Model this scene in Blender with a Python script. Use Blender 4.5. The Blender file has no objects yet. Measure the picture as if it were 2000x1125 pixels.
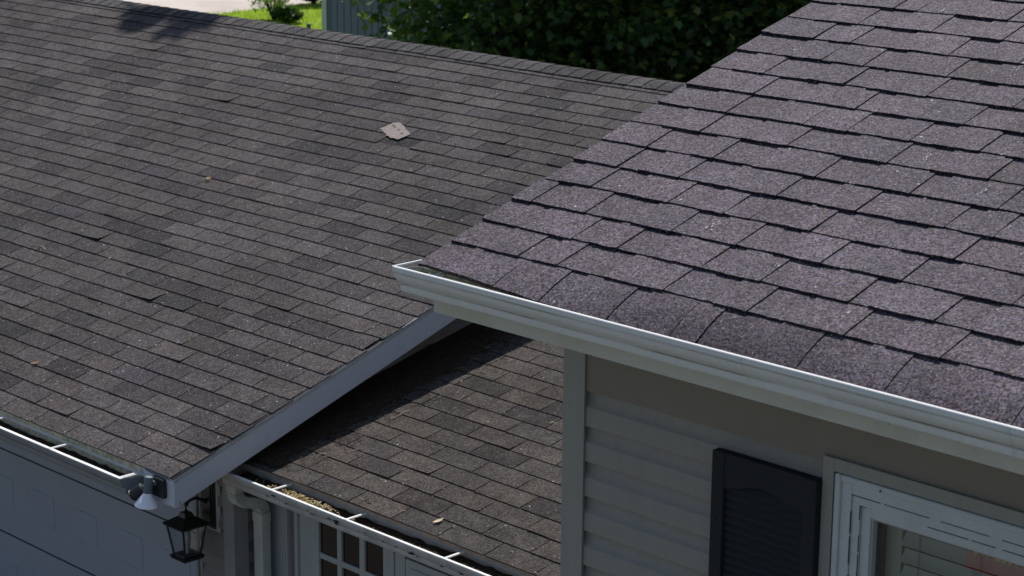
import bpy, bmesh, math, random
import numpy as np
from mathutils import Vector, Matrix, noise
R = math.radians
random.seed(7); rng = np.random.default_rng(7)
scene = bpy.context.scene

# ------------------------------------------------------------------ camera
FPX = 4037.6
cr = Vector((0.7035731775896596, 0.7105722180950484, 0.008479778763163331))
cu = Vector((-0.17989645883447375, 0.1665549557553281, 0.969482702688479))
cw = Vector((-0.6874751252774212, 0.6836275079199372, -0.24501302524553792))
CAM = Vector((0, 0, 5.75))
cam = bpy.data.cameras.new('camera'); camo = bpy.data.objects.new('camera', cam)
scene.collection.objects.link(camo)
m = Matrix((cr, cu, -cw)).transposed().to_4x4(); m.translation = CAM
camo.matrix_world = m
cam.sensor_width = 36; cam.lens = FPX / 2000 * 36; cam.clip_start = .05; cam.clip_end = 600
cam.dof.use_dof = True; cam.dof.focus_distance = 7.6; cam.dof.aperture_fstop = 9
scene.camera = camo
# ------------------------------------------------------------------ light
SUN = Vector((-.46, .58, 1.0)).normalized()
el = math.asin(SUN.z); az = math.atan2(SUN.x, SUN.y)
w = bpy.data.worlds.new("World"); scene.world = w; w.use_nodes = True
nt = w.node_tree; bg = nt.nodes['Background']
sky = nt.nodes.new('ShaderNodeTexSky'); sky.sky_type = 'NISHITA'; sky.sun_disc = False
sky.sun_elevation = el; sky.sun_rotation = az; sky.air_density = 1.0; sky.dust_density = 1.0; sky.ozone_density = 1.0
nt.links.new(sky.outputs[0], bg.inputs[0]); bg.inputs[1].default_value = 0.098
sl = bpy.data.lights.new('sun', 'SUN'); sl.energy = 4.6; sl.angle = R(.5); sl.color = (1, .95, .88)
slo = bpy.data.objects.new('sun', sl); scene.collection.objects.link(slo)
slo.rotation_euler = SUN.to_track_quat('Z', 'Y').to_euler()
scene.view_settings.view_transform = 'Standard'; scene.view_settings.look = 'None'
scene.view_settings.exposure = .12; scene.view_settings.gamma = 1
scene.cycles.max_bounces = 6; scene.cycles.transparent_max_bounces = 12

# ------------------------------------------------------------------ geometry constants
GZ = .25
TAB, EXPO = .3048, .127
TL, TP, TR = 0.31729, 0.21371, 0.33330
OL = Vector((-9.223, 6.359, 2.775)); OP = Vector((-7.148, 6.761, 2.593)); OR = Vector((-4.497, 4.076, 4.287))

class Plane:
    """roof plane: x along the eaves, s up the slope from y0, h above it"""
    def __init__(s, y0, z0, th): s.y, s.z, s.c, s.s = y0, z0, math.cos(th), math.sin(th)
    def __call__(s, x, t, h=0.): return (x, s.y + t * s.c - h * s.s, s.z + t * s.s + h * s.c)

# ------------------------------------------------------------------ materials
def mat(name, col=(.5, .5, .5), rough=.6, spec=.5, metal=0.):
    m = bpy.data.materials.new(name); m.use_nodes = True
    b = m.node_tree.nodes['Principled BSDF']
    b.inputs['Base Color'].default_value = (*col, 1); b.inputs['Roughness'].default_value = rough
    b.inputs['Specular IOR Level'].default_value = spec; b.inputs['Metallic'].default_value = metal
    return m
class NT:
    def __init__(s, m): s.t = m.node_tree; s.b = s.t.nodes['Principled BSDF']; s.co = None
    def n(s, ty, **k):
        q = s.t.nodes.new(ty)
        for a, v in k.items(): setattr(q, a, v)
        return q
    def l(s, a, b): s.t.links.new(a, b)
    def coord(s):
        if s.co is None: s.co = s.n('ShaderNodeTexCoord').outputs['Object']
        return s.co
    def noise(s, sc, det=2., rough=.5, vec=None, dist=0.):
        q = s.n('ShaderNodeTexNoise'); q.inputs['Scale'].default_value = sc; q.inputs['Detail'].default_value = det
        q.inputs['Roughness'].default_value = rough; q.inputs['Distortion'].default_value = dist
        s.l(vec or s.coord(), q.inputs['Vector']); return q.outputs['Fac']
    def vor(s, sc, out='Color'):
        q = s.n('ShaderNodeTexVoronoi'); q.inputs['Scale'].default_value = sc; s.l(s.coord(), q.inputs['Vector']); return q.outputs[out]
    def ramp(s, f, pts):
        q = s.n('ShaderNodeValToRGB'); e = q.color_ramp.elements
        while len(e) < len(pts): e.new(.5)
        for i, (p, c) in enumerate(pts):
            e[i].position = p; e[i].color = (*c, 1) if len(c) == 3 else c
        s.l(f, q.inputs[0]); return q.outputs[0]
    def mix(s, f, a, b, mode='MIX'):
        q = s.n('ShaderNodeMix', data_type='RGBA', blend_type=mode)
        for i, v in ((0, f), (6, a), (7, b)):
            if isinstance(v, (int, float)): q.inputs[i].default_value = v
            elif isinstance(v, tuple): q.inputs[i].default_value = (*v, 1)
            else: s.l(v, q.inputs[i])
        return q.outputs[2]
    def math(s, op, a, b=0.):
        q = s.n('ShaderNodeMath', operation=op)
        for i, v in ((0, a), (1, b)):
            if isinstance(v, (int, float)): q.inputs[i].default_value = v
            else: s.l(v, q.inputs[i])
        return q.outputs[0]
    def bump(s, h, st, dist):
        q = s.n('ShaderNodeBump'); q.inputs['Strength'].default_value = st; q.inputs['Distance'].default_value = dist
        s.l(h, q.inputs['Height']); s.l(q.outputs[0], s.b.inputs['Normal'])
    def col(s, c): s.l(c, s.b.inputs['Base Color'])
g1 = lambda v: (v, v, v)

def shingle_mat(name, gran, glow, ghigh, specks, dirt, rough=.88, spec=.12, blot=.7):
    m = mat(name, rough=rough, spec=spec); t = NT(m)
    at = t.n('ShaderNodeAttribute', attribute_name='tabcol').outputs['Color']
    cell = t.n('ShaderNodeSeparateColor'); t.l(t.vor(gran), cell.inputs[0])
    sp = t.ramp(cell.outputs[0], [(0, g1(glow)), (1, g1(ghigh))])
    c = t.mix(1., at, sp, 'MULTIPLY')
    # coloured granules: bluish, brown and tan ones among the grey
    tint = t.ramp(cell.outputs[1], [(0, (.86, .9, 1.14)), (.35, (.96, .97, 1.06)), (.7, (1.04, 1, .97)), (1, (1.22, 1.06, .86))])
    c = t.mix(1., c, tint, 'MULTIPLY')
    mid = t.ramp(t.noise(38, 3, .7), [(.3, g1(blot)), (.7, g1(2 - blot))])
    c = t.mix(.8, c, mid, 'MULTIPLY')
    mid2 = t.ramp(t.noise(105, 2, .6), [(.34, g1(.74)), (.66, g1(1.28))]); c = t.mix(1., c, mid2, 'MULTIPLY')
    zone = t.ramp(t.noise(7, 3, .6), [(.32, g1(.86)), (.68, g1(1.14))]); c = t.mix(1., c, zone, 'MULTIPLY')
    big = t.ramp(t.noise(1.1, 6, .7), [(.34, g1(.68)), (.62, g1(1.12))])
    c = t.mix(.9, c, big, 'MULTIPLY')
    if dirt:
        d = t.ramp(t.noise(9, 5, .7), [(.5, g1(0)), (.72, g1(1))])
        c = t.mix(t.math('MULTIPLY', d, dirt), c, (.10, .09, .075))
    v2 = t.n('ShaderNodeSeparateColor'); t.l(t.vor(gran * 1.25), v2.inputs[0])
    hot = t.math('GREATER_THAN', v2.outputs[2], 1 - specks)
    c = t.mix(t.math('MULTIPLY', hot, .45), c, (.42, .44, .42))
    v3 = t.n('ShaderNodeSeparateColor'); t.l(t.vor(150), v3.inputs[0])
    dk = t.math('GREATER_THAN', v3.outputs[1], .9988 if specks > .015 else .9996)
    c = t.mix(t.math('MULTIPLY', dk, .6), c, (.55, .62, .6))
    t.col(c)
    h = t.math('ADD', cell.outputs[2], t.math('MULTIPLY', t.noise(60, 2), 1.5))
    t.bump(h, .55, .0022)
    return m
M = {}
M['shingle_old'] = shingle_mat('weathered_shingle', 230, .3, 1.75, .022, .25)
M['shingle_porch'] = shingle_mat('porch_shingle', 230, .3, 1.75, .010, .5)
M['shingle_new'] = shingle_mat('laminated_shingle', 210, .12, 2.0, .014, 0, rough=.8, spec=.18, blot=.85)
M['felt'] = mat('shingle_underlayer', (.016, .017, .019), .9, .2)

def paint(name, col, rough=.45, spec=.4, dirt=(.25, .23, .18), amt=.35, sc=7, bump=.15, streak=False):
    m = mat(name, col, rough, spec); t = NT(m)
    if streak:
        mp = t.n('ShaderNodeMapping'); mp.inputs['Scale'].default_value = (9, 9, 1.2); t.l(t.coord(), mp.inputs[0]); f = t.noise(3, 4, .65, mp.outputs[0])
    else: f = t.noise(sc, 5, .65)
    f = t.ramp(f, [(.42, g1(0)), (.8, g1(1))])
    c = t.mix(t.math('MULTIPLY', f, amt), col, tuple(a * b for a, b in zip(col, dirt)) if max(dirt) > 1 else dirt)
    fine = t.ramp(t.noise(160, 2), [(.3, g1(.95)), (.7, g1(1.05))])
    t.col(t.mix(1., c, fine, 'MULTIPLY')); t.bump(t.noise(45, 3), bump, .002)
    return m
M['gutter_cream'] = paint('cream_gutter_paint', (.60, .63, .63), .38, .5, (.46, .48, .42), .3, 5)
def gutter_grime(m, bands):
    t = NT(m); src = t.b.inputs['Base Color'].links[0].from_socket
    z = t.n('ShaderNodeSeparateXYZ'); t.l(t.coord(), z.inputs[0])
    mp = t.n('ShaderNodeMapping'); mp.inputs['Scale'].default_value = (1.6, 1, 14); t.l(t.coord(), mp.inputs[0])
    ns = t.ramp(t.noise(2.2, 5, .7, mp.outputs[0]), [(.36, g1(.1)), (.62, g1(1))]); c = src
    for zc, w_, a in bands:
        d = t.math('DIVIDE', t.math('ABSOLUTE', t.math('SUBTRACT', z.outputs[2], zc)), w_)
        f = t.math('MULTIPLY', t.math('MAXIMUM', t.math('SUBTRACT', 1., d), 0.), a)
        c = t.mix(t.math('MULTIPLY', f, ns), c, (.10, .085, .045))
    # drip streaks
    mp2 = t.n('ShaderNodeMapping'); mp2.inputs['Scale'].default_value = (18, 1, .8); t.l(t.coord(), mp2.inputs[0])
    st = t.ramp(t.noise(2., 3, .6, mp2.outputs[0]), [(.60, g1(0)), (.80, g1(.35))]); c = t.mix(st, c, (.22, .21, .14))
    t.col(c)
gutter_grime(M['gutter_cream'], [(4.2705, .004, .7), (4.2305, .005, 1.), (4.207, .004, .5)])
M['fascia_cream'] = paint('cream_fascia_paint', (.50, .51, .45), .5, .4, (.28, .27, .18), .4, 6)
M['gutter_old'] = paint('stained_gutter_paint', (.46, .46, .45), .4, .5, (.14, .12, .09), .55, 9)
M['gutter_grey'] = paint('grey_gutter_paint', (.21, .225, .245), .4, .5, (.12, .12, .12), .4, 6)
M['gutter_lip'] = paint('sunlit_gutter_lip', (.84, .84, .83), .4, .5, (.5, .48, .42), .25, 9)  # brighter than the gutter faces: sun on the lip put into the colour
M['gutter_inside'] = paint('gutter_inside_stained', (.44, .44, .36), .6, .3, (.05, .045, .03), .95, 24)
M['gutter_rusty'] = paint('gutter_inside_brown', (.42, .34, .28), .7, .3, (.09, .07, .05), .7, 14)
M['rake_blue'] = paint('blue_grey_aluminium', (.50, .53, .60), .42, .5, (.42, .44, .49), .35, 4, .08)
M['drip'] = paint('drip_edge_metal', (.36, .36, .37), .5, .4, (.16, .15, .14), .6, 14)
M['siding'] = paint('clay_grey_siding', (.256, .245, .218), .55, .35, (.17, .175, .16), .4, 3, .1, True)
M['corner'] = paint('corner_post_vinyl', (.26, .265, .24), .55, .35, (.2, .2, .18), .4, 3, .08, True)
M['eave_siding'] = paint('bounce_brown_siding', (.205, .185, .155), .6, .3, (.14, .13, .11), .4, 3, .08)  # siding under the soffit, brown bounce light painted into its colour
M['soffit'] = paint('soffit_vinyl', (.45, .45, .42), .6, .3)
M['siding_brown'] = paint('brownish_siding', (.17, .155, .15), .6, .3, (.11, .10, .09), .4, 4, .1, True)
M['post_grey'] = paint('grey_corner_vinyl', (.24, .235, .235), .55, .3, (.17, .16, .16), .4, 4, .08, True)
M['garage_door'] = paint('garage_door_paint', (.28, .30, .35), .45, .4, (.22, .24, .285), .5, 2, .05)
M['white_wood'] = None
M['porch_white'] = paint('porch_trim_white', (.36, .38, .375), .5, .4, (.25, .26, .25), .4, 6, .1, True)
M['downspout'] = paint('downspout_paint', (.44, .455, .42), .42, .5, (.22, .22, .17), .5, 10)
M['shutter'] = paint('black_shutter_vinyl', (.018, .021, .0245), .7, .2, (.026, .029, .033), .5, 5, .1)
M['lantern'] = mat('black_lantern_metal', (.008, .009, .009), .35, .5)
M['dark_metal'] = mat('dark_plastic', (.018, .021, .025), .5, .4)
M['pink'] = paint('faded_pink_trim', (.33, .22, .20), .6, .3)
M['steel'] = mat('galvanised_nail', (.55, .56, .58), .35, .5, .6)
def white_wood():
    m = paint('peeling_white_paint', (.47, .51, .52), .5, .4, (.36, .39, .40), .5, 9, .35)
    return m
M['white_wood'] = white_wood()
M['crack'] = mat('dark_paint_crack', (.03, .028, .026), .9, .1)
def glassmat(name, tint=(1, 1, 1), gl=1.):
    m = bpy.data.materials.new(name); m.use_nodes = True; t = m.node_tree; t.nodes.clear()
    o = t.nodes.new('ShaderNodeOutputMaterial'); mx = t.nodes.new('ShaderNodeMixShader'); f = t.nodes.new('ShaderNodeFresnel'); f.inputs[0].default_value = 1.5 * gl
    tr = t.nodes.new('ShaderNodeBsdfTransparent'); tr.inputs[0].default_value = (*tint, 1)
    g = t.nodes.new('ShaderNodeBsdfGlossy'); g.inputs['Roughness'].default_value = .015
    t.links.new(f.outputs[0], mx.inputs[0]); t.links.new(tr.outputs[0], mx.inputs[1]); t.links.new(g.outputs[0], mx.inputs[2]); t.links.new(mx.outputs[0], o.inputs[0])
    return m
M['glass'] = glassmat('window_glass', (.85, .88, .85), 1.2)
M['lantern_glass'] = glassmat('lantern_glass', (.85, .86, .86), .8)
M['bulb'] = mat('frosted_bulb', (.34, .35, .35), .3, .5)
M['reflector'] = mat('silvered_bulb', (.85, .87, .92), .3, .6, .1)
M['blind'] = mat('blind_slat', (.75, .78, .72), .5, .4)
M['room'] = mat('dark_room', (.035, .037, .035), .9, .1)
M['curtain'] = mat('dark_red_curtain', (.028, .016, .015), .4, .4)
M['cord'] = mat('cord', (.16, .16, .15), .8, .2)
def leafmat(name, a, b, yl=None):
    m = mat(name, rough=.45, spec=.35); t = NT(m)
    at = t.n('ShaderNodeAttribute', attribute_name='tabcol').outputs['Fac']
    pts = [(0, a), (.8, b)] + ([(1., yl)] if yl else [])
    c = t.ramp(at, pts); t.col(c)
    tl = t.n('ShaderNodeBsdfTranslucent'); t.l(t.mix(1., c, (1.5, 1.8, .6), 'MULTIPLY'), tl.inputs[0])
    ms = t.n('ShaderNodeMixShader'); ms.inputs[0].default_value = .3
    t.l(t.b.outputs[0], ms.inputs[1]); t.l(tl.outputs[0], ms.inputs[2]); t.l(ms.outputs[0], t.t.nodes['Material Output'].inputs[0])
    return m
M['leaf_dark'] = leafmat('maple_leaf_dark', (.04, .075, .026), (.10, .17, .045), (.26, .30, .05))
M['leaf_bright'] = leafmat('shrub_leaf_bright', (.12, .22, .02), (.30, .42, .05), (.40, .5, .08))
M['leaf_hedge'] = leafmat('hedge_leaf', (.02, .045, .012), (.05, .09, .02))
M['bark'] = paint('bark', (.09, .07, .055), .9, .2, (.03, .025, .02), .6, 12, .8)
M['shed'] = paint('blue_grey_shed_boards', (.155, .19, .285), .7, .25, (.12, .15, .22), .5, 3, .2, True)
M['shed_trim'] = paint('pale_shed_trim', (.50, .56, .62), .6, .3)
M['shed_roof'] = paint('dark_shed_roof', (.05, .05, .055), .9, .2)
M['pipe'] = paint('grey_post_paint', (.10, .13, .16), .6, .3)
def grass_mat():
    m = mat('lawn_grass', rough=.9, spec=.1); t = NT(m)
    c = t.ramp(t.noise(.9, 6, .7), [(.3, (.17, .25, .016)), (.55, (.27, .37, .025)), (.75, (.35, .41, .05))])
    c = t.mix(1., c, t.ramp(t.noise(14, 4, .8), [(.3, g1(.7)), (.7, g1(1.25))]), 'MULTIPLY'); t.col(c); t.bump(t.noise(30, 4), .8, .05); return m
M['grass'] = grass_mat()
def concrete():
    m = mat('pale_concrete', rough=.9, spec=.2); t = NT(m)
    c = t.ramp(t.noise(.5, 5, .6), [(.3, (.44, .385, .34)), (.7, (.56, .50, .45))])
    c = t.mix(1., c, t.ramp(t.noise(9, 4, .7), [(.3, g1(.92)), (.7, g1(1.06))]), 'MULTIPLY'); t.col(c); t.bump(t.noise(40, 3), .3, .01); return m
M['concrete'] = concrete()
M['soil'] = paint('gravelly_ground', (.145, .135, .122), .95, .1, (.06, .07, .04), .8, 5, .4)
M['blade'] = leafmat('grass_blade', (.16, .25, .018), (.30, .40, .035))
M['straw'] = leafmat('dry_needles', (.03, .02, .013), (.09, .058, .034), (.17, .115, .065))
M['straw_light'] = leafmat('dry_litter_light', (.22, .15, .06), (.50, .40, .22), (.6, .5, .3))
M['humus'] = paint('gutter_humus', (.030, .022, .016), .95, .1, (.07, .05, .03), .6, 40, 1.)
M['scrap'] = None

# ------------------------------------------------------------------ mesh builder
class MB:
    def __init__(s): s.v = []; s.f = []; s.c = []; s.smooth = []; s.mi = []
    def quad(s, pts, col=None, mi=0):
        i = len(s.v); s.v += [tuple(p) for p in pts]; s.f.append(tuple(range(i, i + len(pts)))); s.mi.append(mi)
        s.c += [col or (.5, .5, .5)] * len(pts)
    def box(s, x0, x1, y0, y1, z0, z1, mi=0, b=0.):
        if b:
            bm = bmesh.new(); bmesh.ops.create_cube(bm, size=1)
            for v in bm.verts: v.co = Vector(((x0 + x1) / 2 + v.co.x * (x1 - x0), (y0 + y1) / 2 + v.co.y * (y1 - y0), (z0 + z1) / 2 + v.co.z * (z1 - z0)))
            bmesh.ops.bevel(bm, geom=bm.edges[:], offset=b, segments=2, affect='EDGES', profile=.5)
            s.bm(bm, mi); return
        P = [(x, y, z) for z in (z0, z1) for y in (y0, y1) for x in (x0, x1)]
        for q in ((0, 2, 3, 1), (4, 5, 7, 6), (0, 1, 5, 4), (2, 6, 7, 3), (0, 4, 6, 2), (1, 3, 7, 5)):
            s.quad([P[k] for k in q], mi=mi)
    def bm(s, bm, mi=0, mtx=None):
        i = len(s.v); bm.verts.ensure_lookup_table()
        for v in bm.verts: s.v.append(tuple(mtx @ v.co if mtx else v.co)); s.c.append((.5, .5, .5))
        for f in bm.faces: s.f.append(tuple(i + v.index for v in f.verts)); s.mi.append(mi)
        bm.free()
    def extrude(s, prof, fn, u0, u1, n=1, closed=True, mi=0, wob=None, caps=True):
        """profile points (a,b) swept over u by fn(u,a,b)"""
        us = [u0 + (u1 - u0) * k / n for k in range(n + 1)]; i = len(s.v); k = len(prof)
        for u in us:
            for a, b in prof: s.v.append(tuple(fn(u, a, b))); s.c.append((.5, .5, .5))
        for q in range(n):
            for j in range(k if closed else k - 1):
                j2 = (j + 1) % k; s.f.append((i + q * k + j, i + q * k + j2, i + (q + 1) * k + j2, i + (q + 1) * k + j)); s.mi.append(mi)
        if closed and caps:
            s.f.append(tuple(i + j for j in range(k))[::-1]); s.mi.append(mi)
            s.f.append(tuple(i + n * k + j for j in range(k))); s.mi.append(mi)
    def tube(s, pts, r, seg=10, mi=0, cap=True, col=None):
        pts = [Vector(p) for p in pts]; n = len(pts); rr = r if isinstance(r, (list, tuple)) else [r] * n
        i = len(s.v); up = Vector((0, 0, 1))
        for k, p in enumerate(pts):
            d = (pts[min(k + 1, n - 1)] - pts[max(k - 1, 0)]).normalized()
            a = d.cross(up if abs(d.z) < .95 else Vector((0, 1, 0))).normalized(); b = d.cross(a)
            for j in range(seg):
                t = 2 * math.pi * j / seg; s.v.append(tuple(p + (a * math.cos(t) + b * math.sin(t)) * rr[k])); s.c.append(col or (.5, .5, .5))
        for k in range(n - 1):
            for j in range(seg):
                j2 = (j + 1) % seg; s.f.append((i + k * seg + j, i + k * seg + j2, i + (k + 1) * seg + j2, i + (k + 1) * seg + j)); s.mi.append(mi)
        if cap: s.f.append(tuple(i + j for j in range(seg))); s.f.append(tuple(i + (n - 1) * seg + j for j in range(seg))[::-1]); s.mi += [mi, mi]
    def grid(s, G, col, mi=0):
        """G[i][j] points"""
        i = len(s.v); a, b = len(G), len(G[0])
        for row in G:
            for p in row: s.v.append(tuple(p)); s.c.append(col)
        for q in range(a - 1):
            for j in range(b - 1): s.f.append((i + q * b + j, i + q * b + j + 1, i + (q + 1) * b + j + 1, i + (q + 1) * b + j)); s.mi.append(mi)
    def build(s, name, mats, parent=None, smooth=None, label=None, kind=None):
        me = bpy.data.meshes.new(name); me.from_pydata(s.v, [], s.f)
        if not isinstance(mats, (list, tuple)): mats = [mats]
        for q in mats: me.materials.append(q)
        me.polygons.foreach_set('material_index', s.mi)
        a = me.color_attributes.new('tabcol', 'FLOAT_COLOR', 'POINT')
        a.data.foreach_set('color', np.c_[np.array(s.c, dtype=np.float32), np.ones(len(s.c), np.float32)].ravel())
        bm = bmesh.new(); bm.from_mesh(me)
        if smooth is not None:
            bmesh.ops.recalc_face_normals(bm, faces=bm.faces[:])
        bm.to_mesh(me); bm.free()
        if smooth is not None:
            me.polygons.foreach_set('use_smooth', [True] * len(me.polygons))
            me.set_sharp_from_angle(angle=R(smooth))
        o = bpy.data.objects.new(name, me); scene.collection.objects.link(o)
        if parent: o.parent = parent
        if label: o['label'] = label
        if kind: o['kind'] = kind
        return o
def empty(name, loc=(0, 0, 0)):
    o = bpy.data.objects.new(name, None); scene.collection.objects.link(o); o.location = loc; return o
def tag(o, label=None, cat=None, group=None, kind=None):
    for k, v in (('label', label), ('category', cat), ('group', group), ('kind', kind)):
        if v: o[k] = v
    return o
def bev(name, parts, m, parent, b=.003, **k):
    q = MB()
    for p in parts: q.box(*p, b=b)
    return q.build(name, m, parent, **k)

house = empty('house', (0, 0, 0))
tag(house, 'three-level house with grey shingled garage, porch and upper roofs, clay siding and pale gutters', 'house')

# ------------------------------------------------------------------ three-tab roofs
def nz(x, y, z=0.): return noise.noise(Vector((x, y, z)))
def tab_roof(name, org, th, x0, x1, smax_from_eave, seed, m, rowoff, omit=(), lift=(), warp=lambda x, s: 0., base=(.0645, .0595, .0605), label=None, parent=house, thick=.0042):
    """rows counted from the eave; org plane; returns object.  lift: {(row, approx x): (left, right) height}"""
    r = random.Random(seed); q = MB(); PL = Plane(org.y, org.z, th); y0, nrow, ridge, u0 = smax_from_eave
    # underlying dark layer between the tabs
    for k in range(int((x1 - x0) / .6) + 1):
        xa, xb = x0 + .004 + k * .6, min(x1 - .004, x0 + .004 + (k + 1) * .6)
        if xb <= xa: continue
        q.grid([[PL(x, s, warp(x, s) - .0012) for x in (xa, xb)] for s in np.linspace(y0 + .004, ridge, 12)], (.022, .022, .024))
    for k in range(nrow):
        sb = y0 + k * EXPO
        off = u0 + (.5 * TAB if k % 2 else 0) + r.uniform(-.012, .012)
        i0 = math.floor((x0 - off) / TAB); i1 = math.ceil((x1 - off) / TAB)
        rowj = r.uniform(-.002, .002)
        for i in range(i0, i1):
            xa = max(x0, off + i * TAB + .0035); xb = min(x1, off + (i + 1) * TAB - .0035)
            if xb - xa < .02: continue
            xc = (xa + xb) / 2
            if any(kk == k and abs(xx - xc) < TAB / 2 for kk, xx in omit): continue
            # colour: shingle strips are blended from two batches
            blend = .5 + .9 * nz(xc * .9, sb * 1.6, seed) + r.gauss(0, .26)
            dark = r.random() < .20 + .25 * max(0, nz(xc * 1.3, sb * 2.4, seed + 9))
            f = .80 + .30 * max(0, min(1, blend))
            if dark: f *= r.uniform(.56, .78)
            wr = r.uniform(-.02, .05)
            col = (base[0] * f * (1 + wr), base[1] * f, base[2] * f * (1 - wr + (.08 if dark else 0)))
            st = min(sb + EXPO + .012, ridge)
            if st - sb < .02: continue
            hb = thick + r.uniform(0, .0012)
            l, rt = r.uniform(0, .0012), r.uniform(0, .0012)
            if r.random() < .07: l = r.uniform(.002, .006)
            if r.random() < .07: rt = r.uniform(.002, .006)
            for kk, xx, a, b in lift:
                if kk == k and abs(xx - xc) < TAB / 2: l, rt = a, b
            ja, jb = r.uniform(-.0018, .0018) + rowj, r.uniform(-.0018, .0018) + rowj
            ph = r.uniform(0, 50); nx, ny = 7, 4
            G = []
            for b_ in range(ny):
                t = b_ / (ny - 1); row = []
                for a_ in range(nx):
                    w_ = a_ / (nx - 1); x = xa + (xb - xa) * w_
                    s0 = sb + ja * (1 - w_) + jb * w_ + .0016 * nz(x * 22, ph)
                    s = s0 + (st - s0) * (t ** 1.0)
                    h = hb * (1 - t) + (1 - t) ** 2 * (l * (1 - w_) ** 2 + rt * w_ ** 2) + .0009 * nz(x * 7, s * 9, 3.3) + warp(x, s)
                    if t == 1: h -= .0008
                    row.append(PL(x, s, h))
                G.append(row)
            q.grid(G, col)
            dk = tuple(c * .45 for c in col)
            def skirt(line, down):
                q.grid([line, down], dk)
            bl = [PL(p[0], 0, 0) for p in G[0]]
            nrm = (0, -PL.s, PL.c)
            dn = lambda p, d: (p[0], p[1] - nrm[1] * d, p[2] - nrm[2] * d)
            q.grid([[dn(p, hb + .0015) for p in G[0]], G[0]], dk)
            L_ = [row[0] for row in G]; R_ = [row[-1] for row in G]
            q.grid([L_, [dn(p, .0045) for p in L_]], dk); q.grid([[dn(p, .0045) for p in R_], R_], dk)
    return q.build(name, m, parent, label=label)

# garage roof: rows below and above the fitted origin; the eave is 8 rows below it
SL0 = -8 * EXPO + .0     # slope coordinate of the eave relative to OL
GX0, GX1 = -19.4, -7.69
PLg = Plane(OL.y, OL.z, TL)
sR = 27.36 * EXPO
u0g = OL.x
def gwarp(x, s):
    # slight sag between rafters and a hump by the rake where two tabs ride up
    h = .004 * math.sin(x * 2.6) * math.sin(s * 1.1) + .012 * math.exp(-((x + 7.78) / .10) ** 2 - ((s - .32) / .09) ** 2)
    return h
tab_roof('garage_roof', OL, TL, GX0, GX1, (SL0, 36, sR, u0g), 3, M['shingle_old'], 0, warp=gwarp,
         omit=[(25, -9.58)],
         lift=[(2, -7.95, .001, .012), (1, -8.9, .001, .007), (12, -10.6, .004, .013), (9, -9.4, .002, .012), (26, -11.5, .002, .01)],
         label='large weathered grey-brown three-tab shingle roof over the garage')
# ridge cap
q = MB(); zr = PLg(0, sR)[2]; yr = PLg(0, sR)[1]; rc = random.Random(5); x = GX0
while x < GX1 - .01:
    wd = EXPO + rc.uniform(-.004, .004); f = rc.choice([1, 1, .95, .72, .68, .85]) * rc.uniform(.92, 1.08)
    if x > -10.5: f *= .86
    col = (.070 * f, .068 * f, .070 * f); xa, xb = x, min(x + wd + .02, GX1 + .004)
    G = []
    hw = .135 + rc.uniform(-.004, .004)
    for u in np.linspace(0, 1, 4):
        xx = xa + (xb - xa) * u; h = .004 + .005 * u + rc.uniform(0, .0006) + gwarp(xx, sR) * .5
        row = []
        for t in np.linspace(-1, 1, 9):
            a = abs(t) * hw; rnd = .012 * max(0, 1 - abs(t) / .35) ** 2
            s_ = sR - a * (1 if t < 0 else 1); p = PLg(xx, s_, h - rnd)
            yy = p[1] if t < 0 else 2 * yr - p[1]
            row.append((xx + .002 * nz(t * 5, x * 9), yy, p[2] + .004))
        G.append(row)
    q.grid(G, col); dk = tuple(c * .4 for c in col)
    q.grid([G[-1], [(p[0], p[1], p[2] - .006) for p in G[-1]]], dk)
    q.grid([[r_[0] for r_ in G], [(r_[0][0], r_[0][1] + .001, r_[0][2] - .010) for r_ in G]], dk)
    x += wd
q.build('ridge_cap', M['shingle_old'], house, label='darker overlapping cap shingles along the garage ridge')
# hidden back slope of the garage roof
q = MB(); yb = 2 * yr - (PLg(0, SL0)[1])
q.quad([(GX0, yr, zr - .002), (GX1, yr, zr - .002), (GX1, yb, PLg(0, SL0)[2]), (GX0, yb, PLg(0, SL0)[2])], (.07, .066, .065))
q.quad([(GX0, yr, zr - .06), (GX0, yb, PLg(0, SL0)[2] - .06), (GX1, yb, PLg(0, SL0)[2] - .06), (GX1, yr, zr - .06)], (.07, .066, .065))
q.build('back_roof_slope', M['shingle_old'], house)

# porch roof
SP0 = -7 * EXPO
PLp = Plane(OP.y, OP.z, TP)
PX0, PX1 = -7.885, -4.245
def pwarp(x, s): return .003 * math.sin(x * 3.1 + 1) * math.sin(s * 1.7)
tab_roof('porch_roof', OP, TP, PX0, PX1, (SP0, 30, 3.0, OP.x + TAB / 2), 11, M['shingle_porch'], 0, warp=pwarp, base=(.060, .0545, .050), thick=.0034,
         label='low-pitched dirty grey-brown shingle roof between the garage and the upper wall')

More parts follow.
